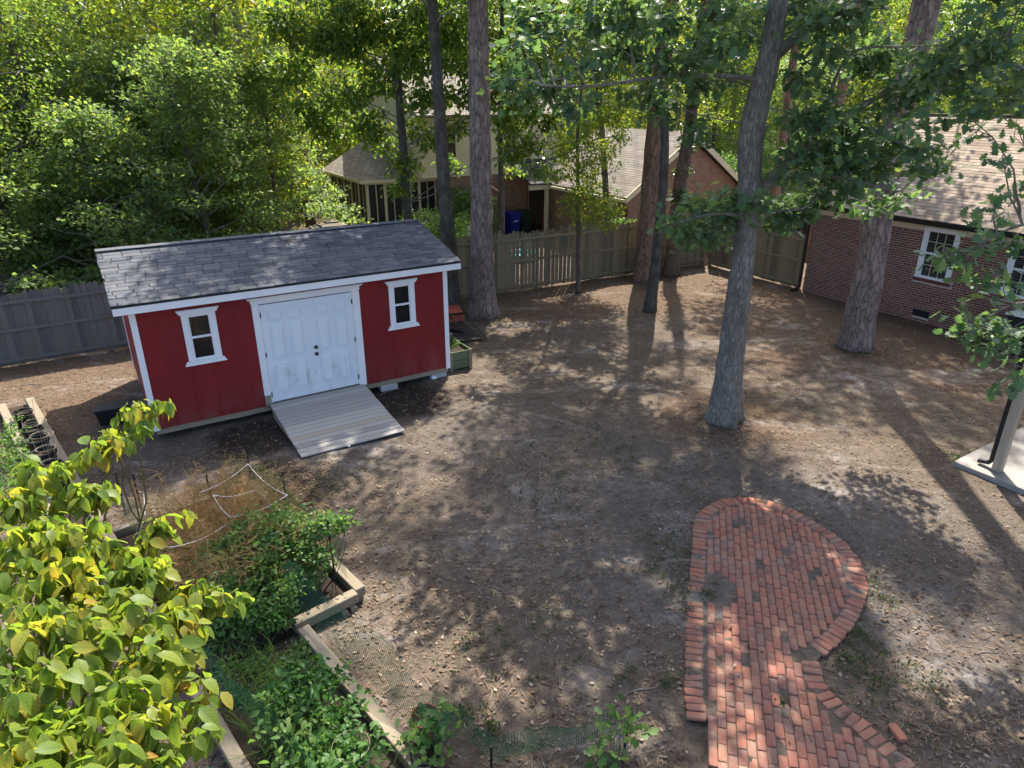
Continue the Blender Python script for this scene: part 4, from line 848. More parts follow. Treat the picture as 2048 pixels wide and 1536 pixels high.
PR = {
 'maple': proto('understory_maple', 'dark green layered maple growing low beyond the fence', 7.4, 1.3, 3.1, 40, .9, 11000, .12, 'maple', 'thinbark', 101, .10, .32, LMAP, layers=True),
 'maple2': proto('shade_maple', 'broad low maple with drooping leaf layers beyond the fence', 6.0, .9, 3.4, 38, .9, 10500, .12, 'maple', 'thinbark', 102, .09, .34, LMAP, layers=True),
 'vine': proto('vine_draped_tree', 'tall tree draped to the ground in small dull leaves', 9.6, .8, 2.6, 48, .95, 12000, .125, 'gum', 'thinbark', 103, .17, .9),
 'yellow': proto('yellowing_tree', 'tall sunlit tree with yellow green autumn leaves in the woods', 11.5, 1.8, 3.5, 46, 1.05, 9500, .17, 'yellow', 'thinbark', 104, .18, .7, LMAP),
 'gum': proto('tall_gum_tree', 'tall mid green broadleaf tree in the woods', 12.0, 2.4, 3.6, 46, 1.1, 9000, .19, 'gum', 'pine', 105, .2, .7),
 'tall': proto('bare_stemmed_pine', 'tall reddish stemmed pine in the woods', 19., 10.5, 2.8, 30, 1.1, 7000, .22, 'dark', 'pinered', 106, .24, .6),
 'bush': proto('woodland_shrub', 'low green shrub under the trees beyond the fence', 2.6, .25, 1.5, 26, .6, 6500, .09, 'shrub', 'thinbark', 107, .04, .8),
}
def place(kind, lst):
    src = PR[kind]
    for i, row_ in enumerate(lst):
        px_, Y_, sc = row_[:3]
        X_ = (px_-1024)/FPX*(Y_*cP+2.0); loc = (X_, Y_, 0); rz = random.uniform(0, 6.28)
        if i == 0: src.location = loc; src.rotation_euler = (0, 0, rz); src.scale = (sc, sc, sc); made = [src]
        else: made.append(copy_tree(src, loc, rz, sc))
    for o, row_ in zip(made, lst):
        if len(row_) > 3: o['label'] = row_[3]
place('maple', [(430, 22.5, 1.0, 'dark layered maple spreading right behind the shed roof'), (300, 24.5, 1.05, 'dark layered maple behind the left end of the shed roof'), (560, 26.5, .95), (150, 27, 1.1), (480, 31, 1.2), (1560, 38, 1.0, 'layered maple by the driveway behind the parked cars'), (1000, 46, 1.2)])
place('maple2', [(250, 21.0, .95, 'broad low maple drooping over the grey fence beside the shed'), (380, 28, 1.1), (60, 24, 1.1), (520, 36, 1.2), (-60, 19, 1.1, 'broad low maple at the far end of the grey fence')])
place('vine', [(40, 21.5, 1.0, 'vine draped tree behind the grey weathered fence'), (150, 24.0, 1.05), (-70, 23.5, 1.1), (90, 31, 1.15), (260, 32, 1.0), (1420, 44, 1.1), (1130, 52, 1.2)])
place('yellow', [(490, 27.5, .95, 'yellow green tree between the maple and the sweetgum'), (250, 27.5, 1.0, 'yellow green tree just behind the left maples'), (330, 36, 1.0), (470, 42, 1.05), (210, 41, 1.1), (620, 44, 1.1), (700, 52, 1.2), (560, 56, 1.25), (1270, 42, .95), (1390, 52, 1.15), (1230, 56, 1.2), (1500, 60, 1.25), (1650, 56, 1.1), (100, 48, 1.2), (850, 56, 1.2), (1800, 60, 1.25), (1700, 44, .9), (1340, 36.5, .62, 'small yellow green tree behind the brick garage roof'), (1960, 62, 1.2)])
place('gum', [(400, 52, 1.1), (270, 60, 1.2), (20, 42, 1.1), (760, 62, 1.2), (940, 60, 1.2), (1080, 64, 1.25), (1330, 62, 1.2), (1560, 68, 1.25), (1700, 66, 1.2), (1880, 52, 1.1), (2010, 48, 1.1), (140, 62, 1.3), (640, 66, 1.3), (480, 68, 1.3), (1450, 72, 1.3), (1200, 70, 1.3), (1980, 70, 1.3), (2100, 58, 1.2), (-80, 52, 1.2), (1790, 46, .95), (900, 72, 1.3), (1620, 50, .9)])
place('tall', [(1630, 27, 1.0, 'reddish pine added to shade the yard, between the brick house and the driveway'), (1540, 29.5, .95, 'reddish pine added to shade the yard, beside the parked cars'), (620, 33, 1.0, 'reddish pine beside the screened porch'), (524, 39, 1.15), (905, 48, 1.0), (1750, 43, 1.0), (1985, 41, 1.05), (1660, 58, 1.1), (1450, 50, 1.0), (360, 46, 1.0), (1060, 44, .9)])  # pines by the house and the cars are added to shade the right yard
place('bush', [(860, 24.6, .85, 'bright shrub behind the right end of the shed roof'), (905, 25.3, .7, 'bright shrub between the shed and the thick pine'), (948, 31.0, .85, 'dark shrub against the neighbour brick wall'), (925, 31.6, .8), (500, 29, .9), (330, 26, .8), (1240, 26.0, .7, 'shrub between the fence and the garage eave'), (120, 22.5, .9), (1460, 31, .9), (1420, 36, 1.2), (1320, 30, .7), (220, 34, 1.3), (560, 33, 1.1), (1500, 45, 1.5), (780, 48, 2.0), (1180, 46, 1.8), (20, 33, 1.5), (440, 44, 1.8)])

# far hedge of woods so that no bare horizon shows
r_ = np.random.default_rng(200); N = 46000
th_ = r_.uniform(-.95, .95, N); rr = r_.uniform(78, 125, N); zz = 22*r_.random(N)**1.1*(.75+.25*np.sin(th_*19)+.15*np.sin(th_*47))
P_ = np.stack([rr*np.sin(th_), rr*np.cos(th_), zz], 1)
o = leaf_object('distant_woods', None, LM['yellow'], LMAP, P_, frames(r_.normal(size=(N, 3)), np.array([0, 0, 1.])+r_.normal(0, .7, (N, 3))), r_.uniform(.9, 2.0, N), np.clip(r_.normal(.35, .25, N), 0, 1))
tag(o, 'mass of distant green woods closing the view', 'woods')

# ------------------------------------------------------------------ dogwood in the foreground
def atd(x, y, t): return np.array([0, 0, CAM_H])+unit(ray(x, y))*t
def dogwood():
    t = thing('dogwood_tree', 'yellow green dogwood with reddening leaves in the garden corner', 'tree', (-2.75, 2.55, 0)); off = np.array([-2.75, 2.55, 0]); r = np.random.default_rng(301)
    cp = [(275, 815, 34, 4.5), (240, 850, 36, 4.4), (195, 888, 36, 4.35), (315, 800, 22, 4.5), (60, 950, 44, 4.2), (20, 1000, 44, 4.1), (205, 970, 42, 4.1), (150, 985, 34, 4.15), (225, 935, 12, 4.2), (325, 1045, 42, 4.0), (285, 1075, 34, 4.0), (60, 1080, 60, 3.8), (150, 1090, 58, 3.75), (220, 1120, 50, 3.7), (20, 1150, 60, 3.6), (110, 1170, 62, 3.55), (280, 1150, 46, 3.6), (360, 1190, 46, 3.6), (420, 1190, 28, 3.65), (468, 1185, 20, 3.7), (230, 1230, 60, 3.4), (320, 1250, 54, 3.4), (60, 1260, 66, 3.3), (150, 1290, 66, 3.25), (400, 1250, 26, 3.5), (270, 1320, 58, 3.2), (350, 1330, 46, 3.3), (398, 1405, 32, 3.2), (345, 1420, 44, 3.2), (60, 1370, 70, 3.05), (170, 1390, 66, 3.05), (260, 1420, 60, 3.0), (80, 1470, 70, 2.9), (190, 1490, 66, 2.9), (300, 1500, 46, 3.0), (20, 1540, 70, 2.8), (130, 1560, 70, 2.75), (260, 1580, 50, 2.85), (380, 1470, 30, 3.1)]
    cl = [(*(atd(x, y, d)-off), q*d/FPX) for x, y, q, d in cp]
    cl += [(-.3+r.normal(0, .6), r.normal(-.5, .5), r.uniform(2.2, 3.1), .3) for _ in range(12)]
    pts = [(0, 0, -.1), (.02, 0, .6), (.1, -.05, 1.3), (.12, -.08, 1.9)]
    _, Pp = trunk_obj('trunk', MT['thinbark'], t, pts, [.11, .08, .07, .06], 3, 12)
    ext = [Pp]
    for e in ((-.6, -.4, 3.0), (.5, -.2, 3.0), (.1, .9, 3.1), (.7, -.7, 2.8), (-.3, .3, 3.2), (.15, 1.5, 3.25)):
        a = Pp[-1]; ext.append(trunk_obj('limb', MT['thinbark'], t, [a, (a+np.array(e))/2+r.normal(0, .08, 3), np.array(e)], [.045, .028, .014], 9, 8, .05, .1)[1])
    limbs(t, np.concatenate(ext), cl, MT['dogtwig'], r, .006, near=True, sub=0)
    c = np.array(cl); N = 8700; per = 6; nt_ = N//per; wg = c[:, 3]**2; k = r.choice(len(c), nt_, p=wg/wg.sum()); d = unit(r.normal(size=(nt_, 3))); d[:, 2] *= .55
    tip = c[k, :3]+d*(c[k, 3]*1.18*r.random(nt_)**.5)[:, None]
    az = r.uniform(0, 6.28, (nt_, 1))+np.arange(per)[None]*2*math.pi/per*1.0; el = r.normal(-.85, .35, (nt_, per))
    ax = np.stack([np.cos(az)*np.cos(el), np.sin(az)*np.cos(el), np.sin(el)], -1).reshape(-1, 3)
    P = np.repeat(tip, per, 0)+ax*.015+r.normal(0, .012, ax.shape)
    lv = np.clip(np.repeat(np.clip(r.normal(.13, .12, nt_), .0, .7), per)+r.normal(0, .09, len(P)), 0, .95)
    leaf_object('crown', t, LM['dog'], LDOG, P, frames(ax, np.array([0, 0, 1.])+r.normal(0, .35, ax.shape)), .080*r.uniform(.55, 1.35, len(P)), lv, nparts=300)
    m = MB()
    for q in tip[::9]: m.tube([q+np.array([0, 0, -.02]), q+np.array([0, 0, .03])], .002, 4); m.lathe([(0, 0), (.006, .004), (.006, .009), (0, .012)], 6, (q[0], q[1], q[2]+.028))
    stuff(m.obj('flower_buds', MT['dogtwig'], t))
dogwood()

# ------------------------------------------------------------------ kitchen garden: timber beds, nets, strings, plants
GQ = unit(np.array([.66, -.75])); GPp = np.array([-GQ[1], GQ[0]]); GC = np.array([-3.34, 5.46])
def gw(a, b_, z=0.): p = GC+GPp*a+GQ*b_; return np.array([p[0], p[1], z])
GYAW = math.atan2(GPp[1], GPp[0])       # local x = a (to the right), local y = -b
MT['timber'] = mat('weathered_timber', [(.17, .14, .10), (.29, .24, .175)], 3, .9, .15, .5, 20, (6, 1, 6), lv=[(.17, .145, .105), (.23, .195, .14), (.29, .245, .18)], dirt=((.12, .12, .07), 2, .6, .5))
def bed(label, a0, a1, b0, b1, sides, soil=True, h=.22):
    o = thing('raised_bed', label, 'garden bed', tuple(gw(0, 0)), GYAW)
    for s_ in sides:
        if s_ in 'LR':
            x = a0 if s_ == 'L' else a1; n = max(1, int(round((b1-b0)/2.4))); w2 = .07
            for i in range(n):
                y0, y1 = -b0-(b1-b0)*i/n, -b0-(b1-b0)*(i+1)/n
                part('timber', MT['timber'], o, (x-w2, x+w2, y1+.003, y0-.003, h-.14, h), c=.008, lv=random.random()); part('lower_timber', MT['timber'], o, (x-w2+.02, x+w2-.02, y1+.03, y0-.03, -.03, h-.143), c=.008, lv=random.random())
        else:
            y = -b0 if s_ == 'T' else -b1
            part('timber', MT['timber'], o, (a0+.075, a1-.075, y-.07, y+.07, h-.14, h-.002), c=.008, lv=random.random()); part('lower_timber', MT['timber'], o, (a0+.075, a1-.075, y-.05, y+.05, -.03, h-.145), c=.008, lv=random.random())
    if soil: part('soil', MT['dirt'], o, (a0+.05, a1-.05, -b1+.05, -b0-.05, -.02, .10))
    return o
bedA = bed('square timber bed of dried asparagus behind green netting', 0, 2.12, -3.8, -.28, 'LRT')
part('timber', MT['timber'], bedA, (1.20, 2.045, .21, .35, .08, .218), c=.008, lv=.6)
for q in (1.95, 1.83): part('block_end', MT['timber'], bedA, (q-.04, q+.04, .16, .27, -.03, .078), c=.006, lv=.2)
bed('long timber bed planted with peppers beside the bare yard', 0, 1.26, -.13, 3.0, 'LR')
bed('narrow timber trough holding black pots and wire cages', -.5, -.02, -10.2, -3.9, 'LRB')
bed('lone edging timber beside the roll of green netting', -.5, -.5, .35, 3.0, 'L', False)
# nets
MT['net'] = leafmat('green_plastic_net', [(.02, .11, .07), (.03, .13, .085)], .2)
def net(label, pts, h, sag=.06, sp=.028, lean=(0, 0), seed=1):
    pts = np.array(pts, float); r = np.random.default_rng(seed); seg = np.linalg.norm(np.diff(pts[:, :2], axis=0), axis=1); s_ = np.r_[0, np.cumsum(seg)]; L = s_[-1]; nu = int(L/sp); nv = int(h/sp)
    U = np.linspace(0, L, nu+1); base = np.stack([np.interp(U, s_, pts[:, i]) for i in range(3)], 1); ph = r.uniform(0, 6, 3)
    def pos(i, j):
        f = j/nv; z = h*f*(1-sag*math.sin(3*U[i]+ph[0])*f-sag*.8*math.sin(7*U[i]+ph[1])*f); q = base[i].copy(); q[0] += lean[0]*f+.04*math.sin(4*U[i]+ph[2])*f; q[1] += lean[1]*f; q[2] += z; return q
    G_ = np.array([[pos(i, j) for j in range(nv+1)] for i in range(nu+1)])
    V, T = [], []; w_ = .0027
    def strip(A, B, wv):
        n = len(A); b0 = sum(len(x) for x in V); V.append(A-wv); V.append(A+wv); V.append(B-wv); V.append(B+wv); i = np.arange(n)
        T.append(np.stack([b0+i, b0+n+i, b0+3*n+i, b0+2*n+i], 1))
    strip(G_[:-1].reshape(-1, 3), G_[1:].reshape(-1, 3), np.array([0, 0, w_])); tdir = unit(np.array([pts[-1, 0]-pts[0, 0], pts[-1, 1]-pts[0, 1], 0])); strip(G_[:, :-1].reshape(-1, 3), G_[:, 1:].reshape(-1, 3), tdir*w_)
    Vv = np.concatenate(V); me = mesh_np('garden_net', Vv, np.concatenate(T), np.full(len(Vv), .5)); me.materials.append(MT['net'])
    return tag(link(bpy.data.objects.new('garden_net', me)), label, 'net')
net('green net strung along the asparagus bed towards the yard', [gw(2.08, -3.5, .25), gw(2.1, -2.0, .28), gw(2.06, -.5, .28)], .55, .12, seed=2)
net('short green net at the left end of the asparagus bed', [gw(.28, -3.75, .25), gw(.33, -3.2, .25), gw(.45, -2.7, .25)], .6, .1, seed=3)
net('green net folded over the corner of the long pepper bed', [gw(1.24, -.75, .32), gw(1.34, .2, .3), gw(1.40, 1.2, .3), gw(1.44, 2.4, .28)], .42, .12, lean=(.14, .10), seed=4)
net('green net running down inside the pepper bed', [gw(.1, .0, .3), gw(.28, .9, .2), gw(.42, 2.4, .15)], .40, .15, lean=(.08, 0), seed=5)
net('low green net crossing the dirt below the brick path', [np.array([-.85, 5.35, .0]), np.array([-.15, 4.75, .0]), np.array([.25, 4.9, 0]), np.array([1.06, 5.02, .0])], .36, .2, seed=6)
m = MB()
for k in range(26): m.tube([gw(-.28+.10*math.sin(g_), 1.0+k*.07, .11+.10*math.cos(g_)) for g_ in np.linspace(0, 6.28, 15)], .003, 3, cap=False)
for g_ in np.linspace(0, 6.28, 14): m.tube([gw(-.28+.10*math.sin(g_), 1.0+.07*k, .11+.10*math.cos(g_)) for k in range(26)], .003, 3, cap=False)
tag(m.obj('net_roll', MT['net']), 'roll of green netting lying between two timbers', 'net roll')
# stakes and string
MT['string'] = mat('white_string', [(.7, .7, .68), (.78, .78, .76)], 3, .7, .2, 0)
def stake(p, h, label, lean=(0, 0), rad=.013):
    m = MB(); m.tube([p, p+np.array([lean[0], lean[1], h])], rad, 8); m.lathe([(0, 0), (rad*1.3, .002), (rad*1.3, .03), (0, .032)], 8, tuple(p+np.array([lean[0], lean[1], h-.02])))
    return tag(m.obj('garden_stake', MT['blackp']), label, 'stake', 'black garden stakes')
for (px_, py_, base_, h, la) in ((670, 1160, .05, .95, 'black stake at the outer corner of the asparagus bed'), (558, 1130, .05, .8, 'black stake inside the leafy bush'), (500, 945, .05, .85, 'black stake holding string near the ramp'), (578, 1035, .05, .8, 'black stake where two white strings meet'), (430, 1040, .05, .8, 'black stake in the middle of the dried asparagus'), (288, 1040, .05, .8, 'black stake at the far left of the asparagus'), (252, 1030, .05, .75, 'black stake carrying the short left net')):
    p = gp(px_, py_, base_); stake(p, h, la)
stake(np.array([1.08, 4.78, -.02]), .62, 'black stake with vine tip below the brick path', (.06, .06)); stake(np.array([-.2, 4.72, -.02]), .28, 'short black stake in the bare dirt by the pots')
SG = [[(1355, 485), (1225, 580), (1095, 640)], [(1355, 485), (1440, 590), (1570, 655)], [(1570, 655), (1420, 740), (1260, 775)], [(1260, 775), (1200, 720), (1165, 655)], [(1165, 655), (1260, 662), (1390, 630)], [(1600, 785), (1540, 835), (1480, 870)], [(930, 940), (1090, 900), (1230, 820)], [(1510, 720), (1555, 750), (1600, 785)], [(785, 650), (786, 700), (792, 765)], [(880, 910), (905, 925), (930, 940)]]
for i, g_ in enumerate(SG):
    P = np.array([gp(x/2.731, 750+y/2.731, .85) for x, y in g_]); tt = np.linspace(0, 1, 9)[:, None]; cv = (1-tt)**2*P[0]+2*tt*(1-tt)*P[1]+tt**2*P[2]; cv[:, 2] -= .03*np.sin(np.pi*tt[:, 0])
    m = MB(); m.tube(cv, .0045, 5); tag(m.obj('garden_string', MT['string']), 'thin white string stretched over the dried asparagus', 'string', 'white strings over the asparagus bed')
# dried asparagus
MT['straw'] = leafmat('dry_fern', [(.30, .185, .08), (.38, .25, .115), (.34, .27, .12), (.21, .23, .085)], .3, (1.3, 1.1, .7), .7, .1)
r = np.random.default_rng(401); V, T, L = [], [], []; nv = 0
for k in range(460):
    a, b_ = r.uniform(.45, 2.0), r.uniform(-3.5, -1.1); p = gw(a, b_, .1); hgt = r.uniform(.5, .95); ln = np.array([*r.normal(0, .22, 2), hgt]); col = np.clip(r.normal(.35, .2)+(.35 if a > 1.75 and b_ < -2.2 else 0), 0, 1)
    def blade(p0, p1, w_):
        global nv
        s_ = unit(np.cross(p1-p0, r.normal(size=3)))*w_; V.append(np.array([p0-s_, p0+s_, p1])); T.append(np.array([[nv, nv+1, nv+2]])); L.append(np.full(3, col)); nv += 3
    blade(p, p+ln, .007)
    for j in range(20):
        f = r.uniform(.25, 1); q = p+ln*f; e = q+np.array([*r.normal(0, .13, 2), r.normal(.05, .07)]); blade(q, e, .0042); blade((q+e)/2, (q+e)/2+r.normal(0, .06, 3), .0026)
me = mesh_np('dried_asparagus', np.concatenate(V), np.concatenate(T), np.concatenate(L)); me.materials.append(MT['straw'])
tag(stuff(link(bpy.data.objects.new('dried_asparagus', me))), 'mass of dry orange asparagus ferns under white strings', 'plants')
# leafy plants
def plant(name, label, cl, n, size, lm, tmpl, seed, flat=.8, droop=.3, per=6, stems=True, nparts=0, cat='plant', zb=.08, up=1.3):
    cl = np.array(cl); b0 = np.array([cl[:, 0].mean(), cl[:, 1].mean(), 0]); t = thing(name, label, cat, tuple(b0)); r = np.random.default_rng(seed); c = cl.copy(); c[:, :3] -= b0
    Pq, F_, sz, lv, tip = clump_leaves(c, n, size, r, flat, droop, per, up=up); Pq[:, 2] = np.maximum(Pq[:, 2], zb); leaf_object('leaves', t, LM[lm], tmpl, Pq, F_, sz, lv, nparts)
    if stems:
        m = MB()
        for q in c:
            for _ in range(3): e = q[:3]+r.normal(0, q[3]*.4, 3); f0 = np.array([q[0]*.7+r.normal(0, .05), q[1]*.7+r.normal(0, .05), zb-.1]); m.tube([f0, (f0+e)/2+r.normal(0, .04, 3), e], [.007, .005, .003], 4, cap=False)
        stuff(m.obj('stems', MT['twig'], t))
    return t
def pxc(lst, z): return [(*gp(x, y, zz), q*np.linalg.norm(gp(x, y, zz)-np.array([0, 0, CAM_H]))/FPX) for x, y, q, zz in [(l_[0], l_[1], l_[2], l_[3] if len(l_) > 3 else z) for l_ in lst]]
plant('blackberry_bush', 'pale green leafy bush spilling over the bed corner timber', pxc([(500, 1050, 30, .8), (560, 1045, 34, .85), (620, 1050, 34, .85), (660, 1045, 24, .9), (690, 1040, 10, .95), (480, 1090, 34, .7), (540, 1100, 38, .65), (600, 1100, 34, .65), (440, 1110, 34, .6), (520, 1150, 38, .5), (580, 1160, 30, .45), (640, 1115, 22, .6), (560, 1200, 32, .35), (500, 1205, 34, .35), (620, 1150, 20, .4)], .6), 5200, .062, 'shrub', LSM, 411)
plant('lower_bush', 'dark leafy bush leaning over the timber between the two beds', pxc([(470, 1235, 34, .42), (430, 1210, 30, .45), (520, 1230, 30, .4), (400, 1180, 28, .45), (560, 1235, 24, .35), (450, 1180, 30, .55)], .4), 1900, .06, 'pepper', LSM, 422)
plant('strawberry_patch', 'low bright green leaves beside the timber path', pxc([(395, 1110, 34), (340, 1130, 28), (330, 1165, 24), (380, 1150, 30), (430, 1150, 26)], .28), 1500, .055, 'shrub', LSM, 412, .5)
plant('pepper_plant', 'dark green pepper plant at the top of the pepper bed', pxc([(610, 1350, 30), (655, 1352, 26), (575, 1390, 32), (630, 1395, 32), (595, 1335, 22)], .5), 640, .085, 'pepper', LPEP, 413, .7, .5, 5, nparts=60)
plant('pepper_plant', 'wide pepper plant with wire ring above the black pot', pxc([(690, 1425, 32), (660, 1455, 34), (715, 1500, 34), (700, 1535, 36), (660, 1510, 32)], .48), 640, .085, 'pepper', LPEP, 414, .7, .5, 5, nparts=60)
plant('pepper_plant', 'pale leaved pepper plant low in the long bed', pxc([(620, 1490, 40), (580, 1470, 36), (650, 1530, 44), (600, 1540, 40), (560, 1430, 34), (640, 1450, 30)], .45), 560, .085, 'shrub', LPEP, 415, .7, .5, 5, nparts=60)
plant('ground_cover', 'patch of small green leaves inside the pepper bed', pxc([(600, 1300, 22), (570, 1330, 22), (540, 1350, 22), (620, 1290, 14), (560, 1370, 20), (520, 1400, 18), (500, 1250, 20), (480, 1240, 18), (430, 1290, 22), (460, 1330, 22), (415, 1265, 20), (480, 1380, 22), (510, 1330, 20)], .16), 2600, .04, 'shrub', LSM, 416, .4)
plant('trough_vine', 'tangled green vine filling the far end of the timber trough', pxc([(20, 890, 34), (10, 930, 36), (40, 980, 30), (30, 850, 20), (60, 1020, 26), (90, 1060, 28)], .35), 1700, .06, 'shrub', LSM, 417)
# grass strands in the bed
r = np.random.default_rng(418); N = 900; P_ = np.array([gw(r.uniform(.15, .9), r.uniform(-.3, 2.6), .1) for _ in range(N)]); o = leaf_object('long_grass', None, LM['shrub'], (np.array([(-.012, 0, 0), (.012, 0, 0), (.008, .5, .06), (-.008, .5, .06), (0, 1, -.05)], float), np.array([(0, 1, 2), (0, 2, 3), (3, 2, 4)]), np.zeros(5)), P_, frames(np.stack([r.normal(0, .6, N), r.normal(0, .6, N), np.full(N, .9)], 1), r.normal(size=(N, 3))), r.uniform(.2, .5, N), r.random(N)); tag(o, 'long grass blades growing through the pepper bed', 'grass')
# pots
MT['terracotta'] = mat('terracotta', [(.27, .10, .055), (.36, .15, .08)], 5, .85, .2, .2, 40)
def pot(p, rad, h, mt, label, soil=True):
    m = MB(); m.lathe([(0, 0), (rad*.75, 0), (rad*.95, h*.85), (rad*1.05, h*.86), (rad*1.05, h), (rad*.94, h), (rad*.9, h*.78), (0, h*.76)], 20, tuple(p)); o = thing('plant_pot', label, 'pot', tuple(p)); m = MB(); m.lathe([(0, 0), (rad*.75, 0), (rad*.95, h*.85), (rad*1.05, h*.86), (rad*1.05, h), (rad*.94, h), (rad*.9, h*.80)], 20); m.obj('pot_body', mt, o, smooth=False)
    m = MB(); m.lathe([(rad*.91, h*.78), (rad*.5, h*.80), (0.001, h*.79)], 16); m.obj('potting_soil', MT['dirt'], o); return o
pot(np.array([-.88, 5.12, -.02]), .15, .24, MT['terracotta'], 'terracotta pot behind the green net beside the bed'); pot(np.array([-.83, 4.68, -.02]), .14, .26, MT['blackp'], 'black plastic pot with young vine beside the bed')
plant('potted_vine', 'bright lobed leaves climbing from the black pot', pxc([(850, 1470, 24, .4), (845, 1500, 22, .35), (870, 1445, 20, .42), (890, 1440, 12, .4), (905, 1460, 10, .35), (820, 1480, 16, .4)], .4), 150, .085, 'shrub', LMAP, 420, zb=.2)
plant('squash_vine', 'lobed vine leaves climbing the stake below the brick path', pxc([(1250, 1440, 16, .62), (1262, 1425, 10, .6), (1215, 1515, 20, .2), (1200, 1500, 14, .2), (1230, 1480, 12, .4)], .4), 80, .10, 'shrub', LMAP, 421)
for i, (b_, rad, h) in enumerate(((-9.0, .16, .3), (-7.9, .17, .34), (-7.3, .17, .36), (-6.7, .18, .36), (-6.1, .17, .36), (-5.5, .18, .38))):
    o = pot(gw(-.26, b_, .1), rad, h, MT['blackp'], 'black nursery pot standing in the timber trough'); o['group'] = 'black pots in the trough'
    if i in (1, 3, 4):
        m = MB(); c0 = gw(-.26, b_, .0)
        for z, q in ((.5, .12), (.75, .14), (1.0, .16)): m.tube([c0+np.array([q*math.cos(g_), q*math.sin(g_), z]) for g_ in np.linspace(0, 6.2832, 20)], .003, 5, cap=False)
        for g_ in (0, 2.1, 4.2): m.tube([c0+np.array([.08*math.cos(g_), .08*math.sin(g_), .35]), c0+np.array([.17*math.cos(g_), .17*math.sin(g_), 1.05])], .003, 5)
        tag(m.obj('tomato_cage', MT['lumber']), 'round wire tomato cage standing in a black pot', 'plant cage', 'wire cages in the trough')
m = MB(); c0 = gw(.75, 2.0, .0)
for z, q in ((.35, .16), (.6, .17)): m.tube([c0+np.array([q*math.cos(g_), q*math.sin(g_), z]) for g_ in np.linspace(0, 6.2832, 24)], .0018, 5, cap=False)
for g_ in (0, 2.1, 4.2): m.tube([c0+np.array([.15*math.cos(g_), .15*math.sin(g_), .05]), c0+np.array([.17*math.cos(g_), .17*math.sin(g_), .62])], .003, 5)
tag(m.obj('tomato_cage', MT['lumber']), 'wire ring cage around a pepper plant in the long bed', 'plant cage')

# ------------------------------------------------------------------ brick path
MT['pbrick'] = mat('old_paving_brick', [(.30, .115, .07), (.40, .16, .10)], 14, .9, .15, .5, 70, lv=[(.16, .10, .085), (.24, .115, .085), (.30, .125, .088), (.36, .145, .095), (.35, .175, .11), (.27, .155, .11), (.20, .13, .11)], dirt=((.22, .185, .155), 2.6, .46, .6))
OUT1 = [(1.74, 4.85), (1.82, 5.19), (1.88, 5.57), (1.97, 5.97), (2.08, 6.41), (2.16, 6.73), (2.31, 7.26), (2.49, 7.88), (2.61, 8.28), (2.74, 8.75), (2.86, 9.04), (3.08, 9.29), (3.38, 9.48), (3.7, 9.55), (4.02, 9.48), (4.27, 9.32), (4.46, 9.12), (4.62, 8.85), (4.77, 8.57), (4.86, 8.28), (4.88, 7.97), (4.83, 7.64), (4.71, 7.32), (4.51, 6.99), (4.29, 6.71), (4.05, 6.47), (3.82, 6.27), (3.62, 6.12)]
OUT2 = [(3.52, 6.02), (3.47, 5.81), (3.46, 5.62), (3.52, 5.45), (3.59, 5.33), (3.67, 5.21), (3.75, 5.07), (3.83, 4.9), (3.92, 4.7), (4.05, 4.45), (4.2, 4.2)]
def inset(line, d):
    L = np.array(line); t = unit(np.gradient(L, axis=0)); return L+np.stack([t[:, 1], -t[:, 0]], 1)*d
MT['pathbed'] = mat('path_sand', [(.13, .115, .10), (.24, .22, .20)], 5, .95, .1, .5, 40)
path = struct(sheet('brick_path', [tuple(p) for p in inset(OUT1[2:], .03)]+[tuple(p) for p in inset(OUT2, .03)]+[(4.2, 3.6), (2.06, 3.6), (2.06, 5.2)], .026, MT['ground']))
def inpoly(p, poly):
    x, y = p; c = False; j = len(poly)-1
    for i in range(len(poly)):
        if (poly[i][1] > y) != (poly[j][1] > y) and x < (poly[j][0]-poly[i][0])*(y-poly[i][1])/(poly[j][1]-poly[i][1])+poly[i][0]: c = not c
        j = i
    return c
I1, I2 = inset(OUT1, .215), inset(OUT2, .215); poly = [tuple(p) for p in I1]+[tuple(p) for p in I2]+[(4.0, 3.6), (1.86, 3.6)]
ba = R(75.5); lx = np.array([math.cos(ba), math.sin(ba)]); ly = np.array([math.sin(ba), -math.cos(ba)]); r = np.random.default_rng(501); fr = []
hole = gp(1300+350/2.667, 960+585/2.667)[:2]; singles = [gp(1300+x/2.667, 960+y/2.667)[:2] for x, y in ((735, 385), (875, 510), (600, 460), (575, 630), (330, 1180), (345, 1240), (525, 990), (700, 1170), (985, 1300), (480, 245), (380, 730), (1060, 500), (310, 300))]
def brick_at(p, ax2, L, W):
    tx, ty = r.normal(0, .012, 2); x3 = np.array([ax2[0], ax2[1], tx]); y3 = np.array([ax2[1], -ax2[0], ty]); z3 = unit(np.cross(y3, x3)) if np.cross(y3, x3)[2] > 0 else unit(np.cross(x3, y3))
    return frame(np.array([p[0], p[1], -.005+r.normal(0, .003)]), unit(x3), unit(y3)*-1 if np.cross(x3, y3)[2] < 0 else unit(y3), z3, (L*r.uniform(.97, 1.0), W*r.uniform(.95, 1.0), .042+r.normal(0, .0035)))
row = 0
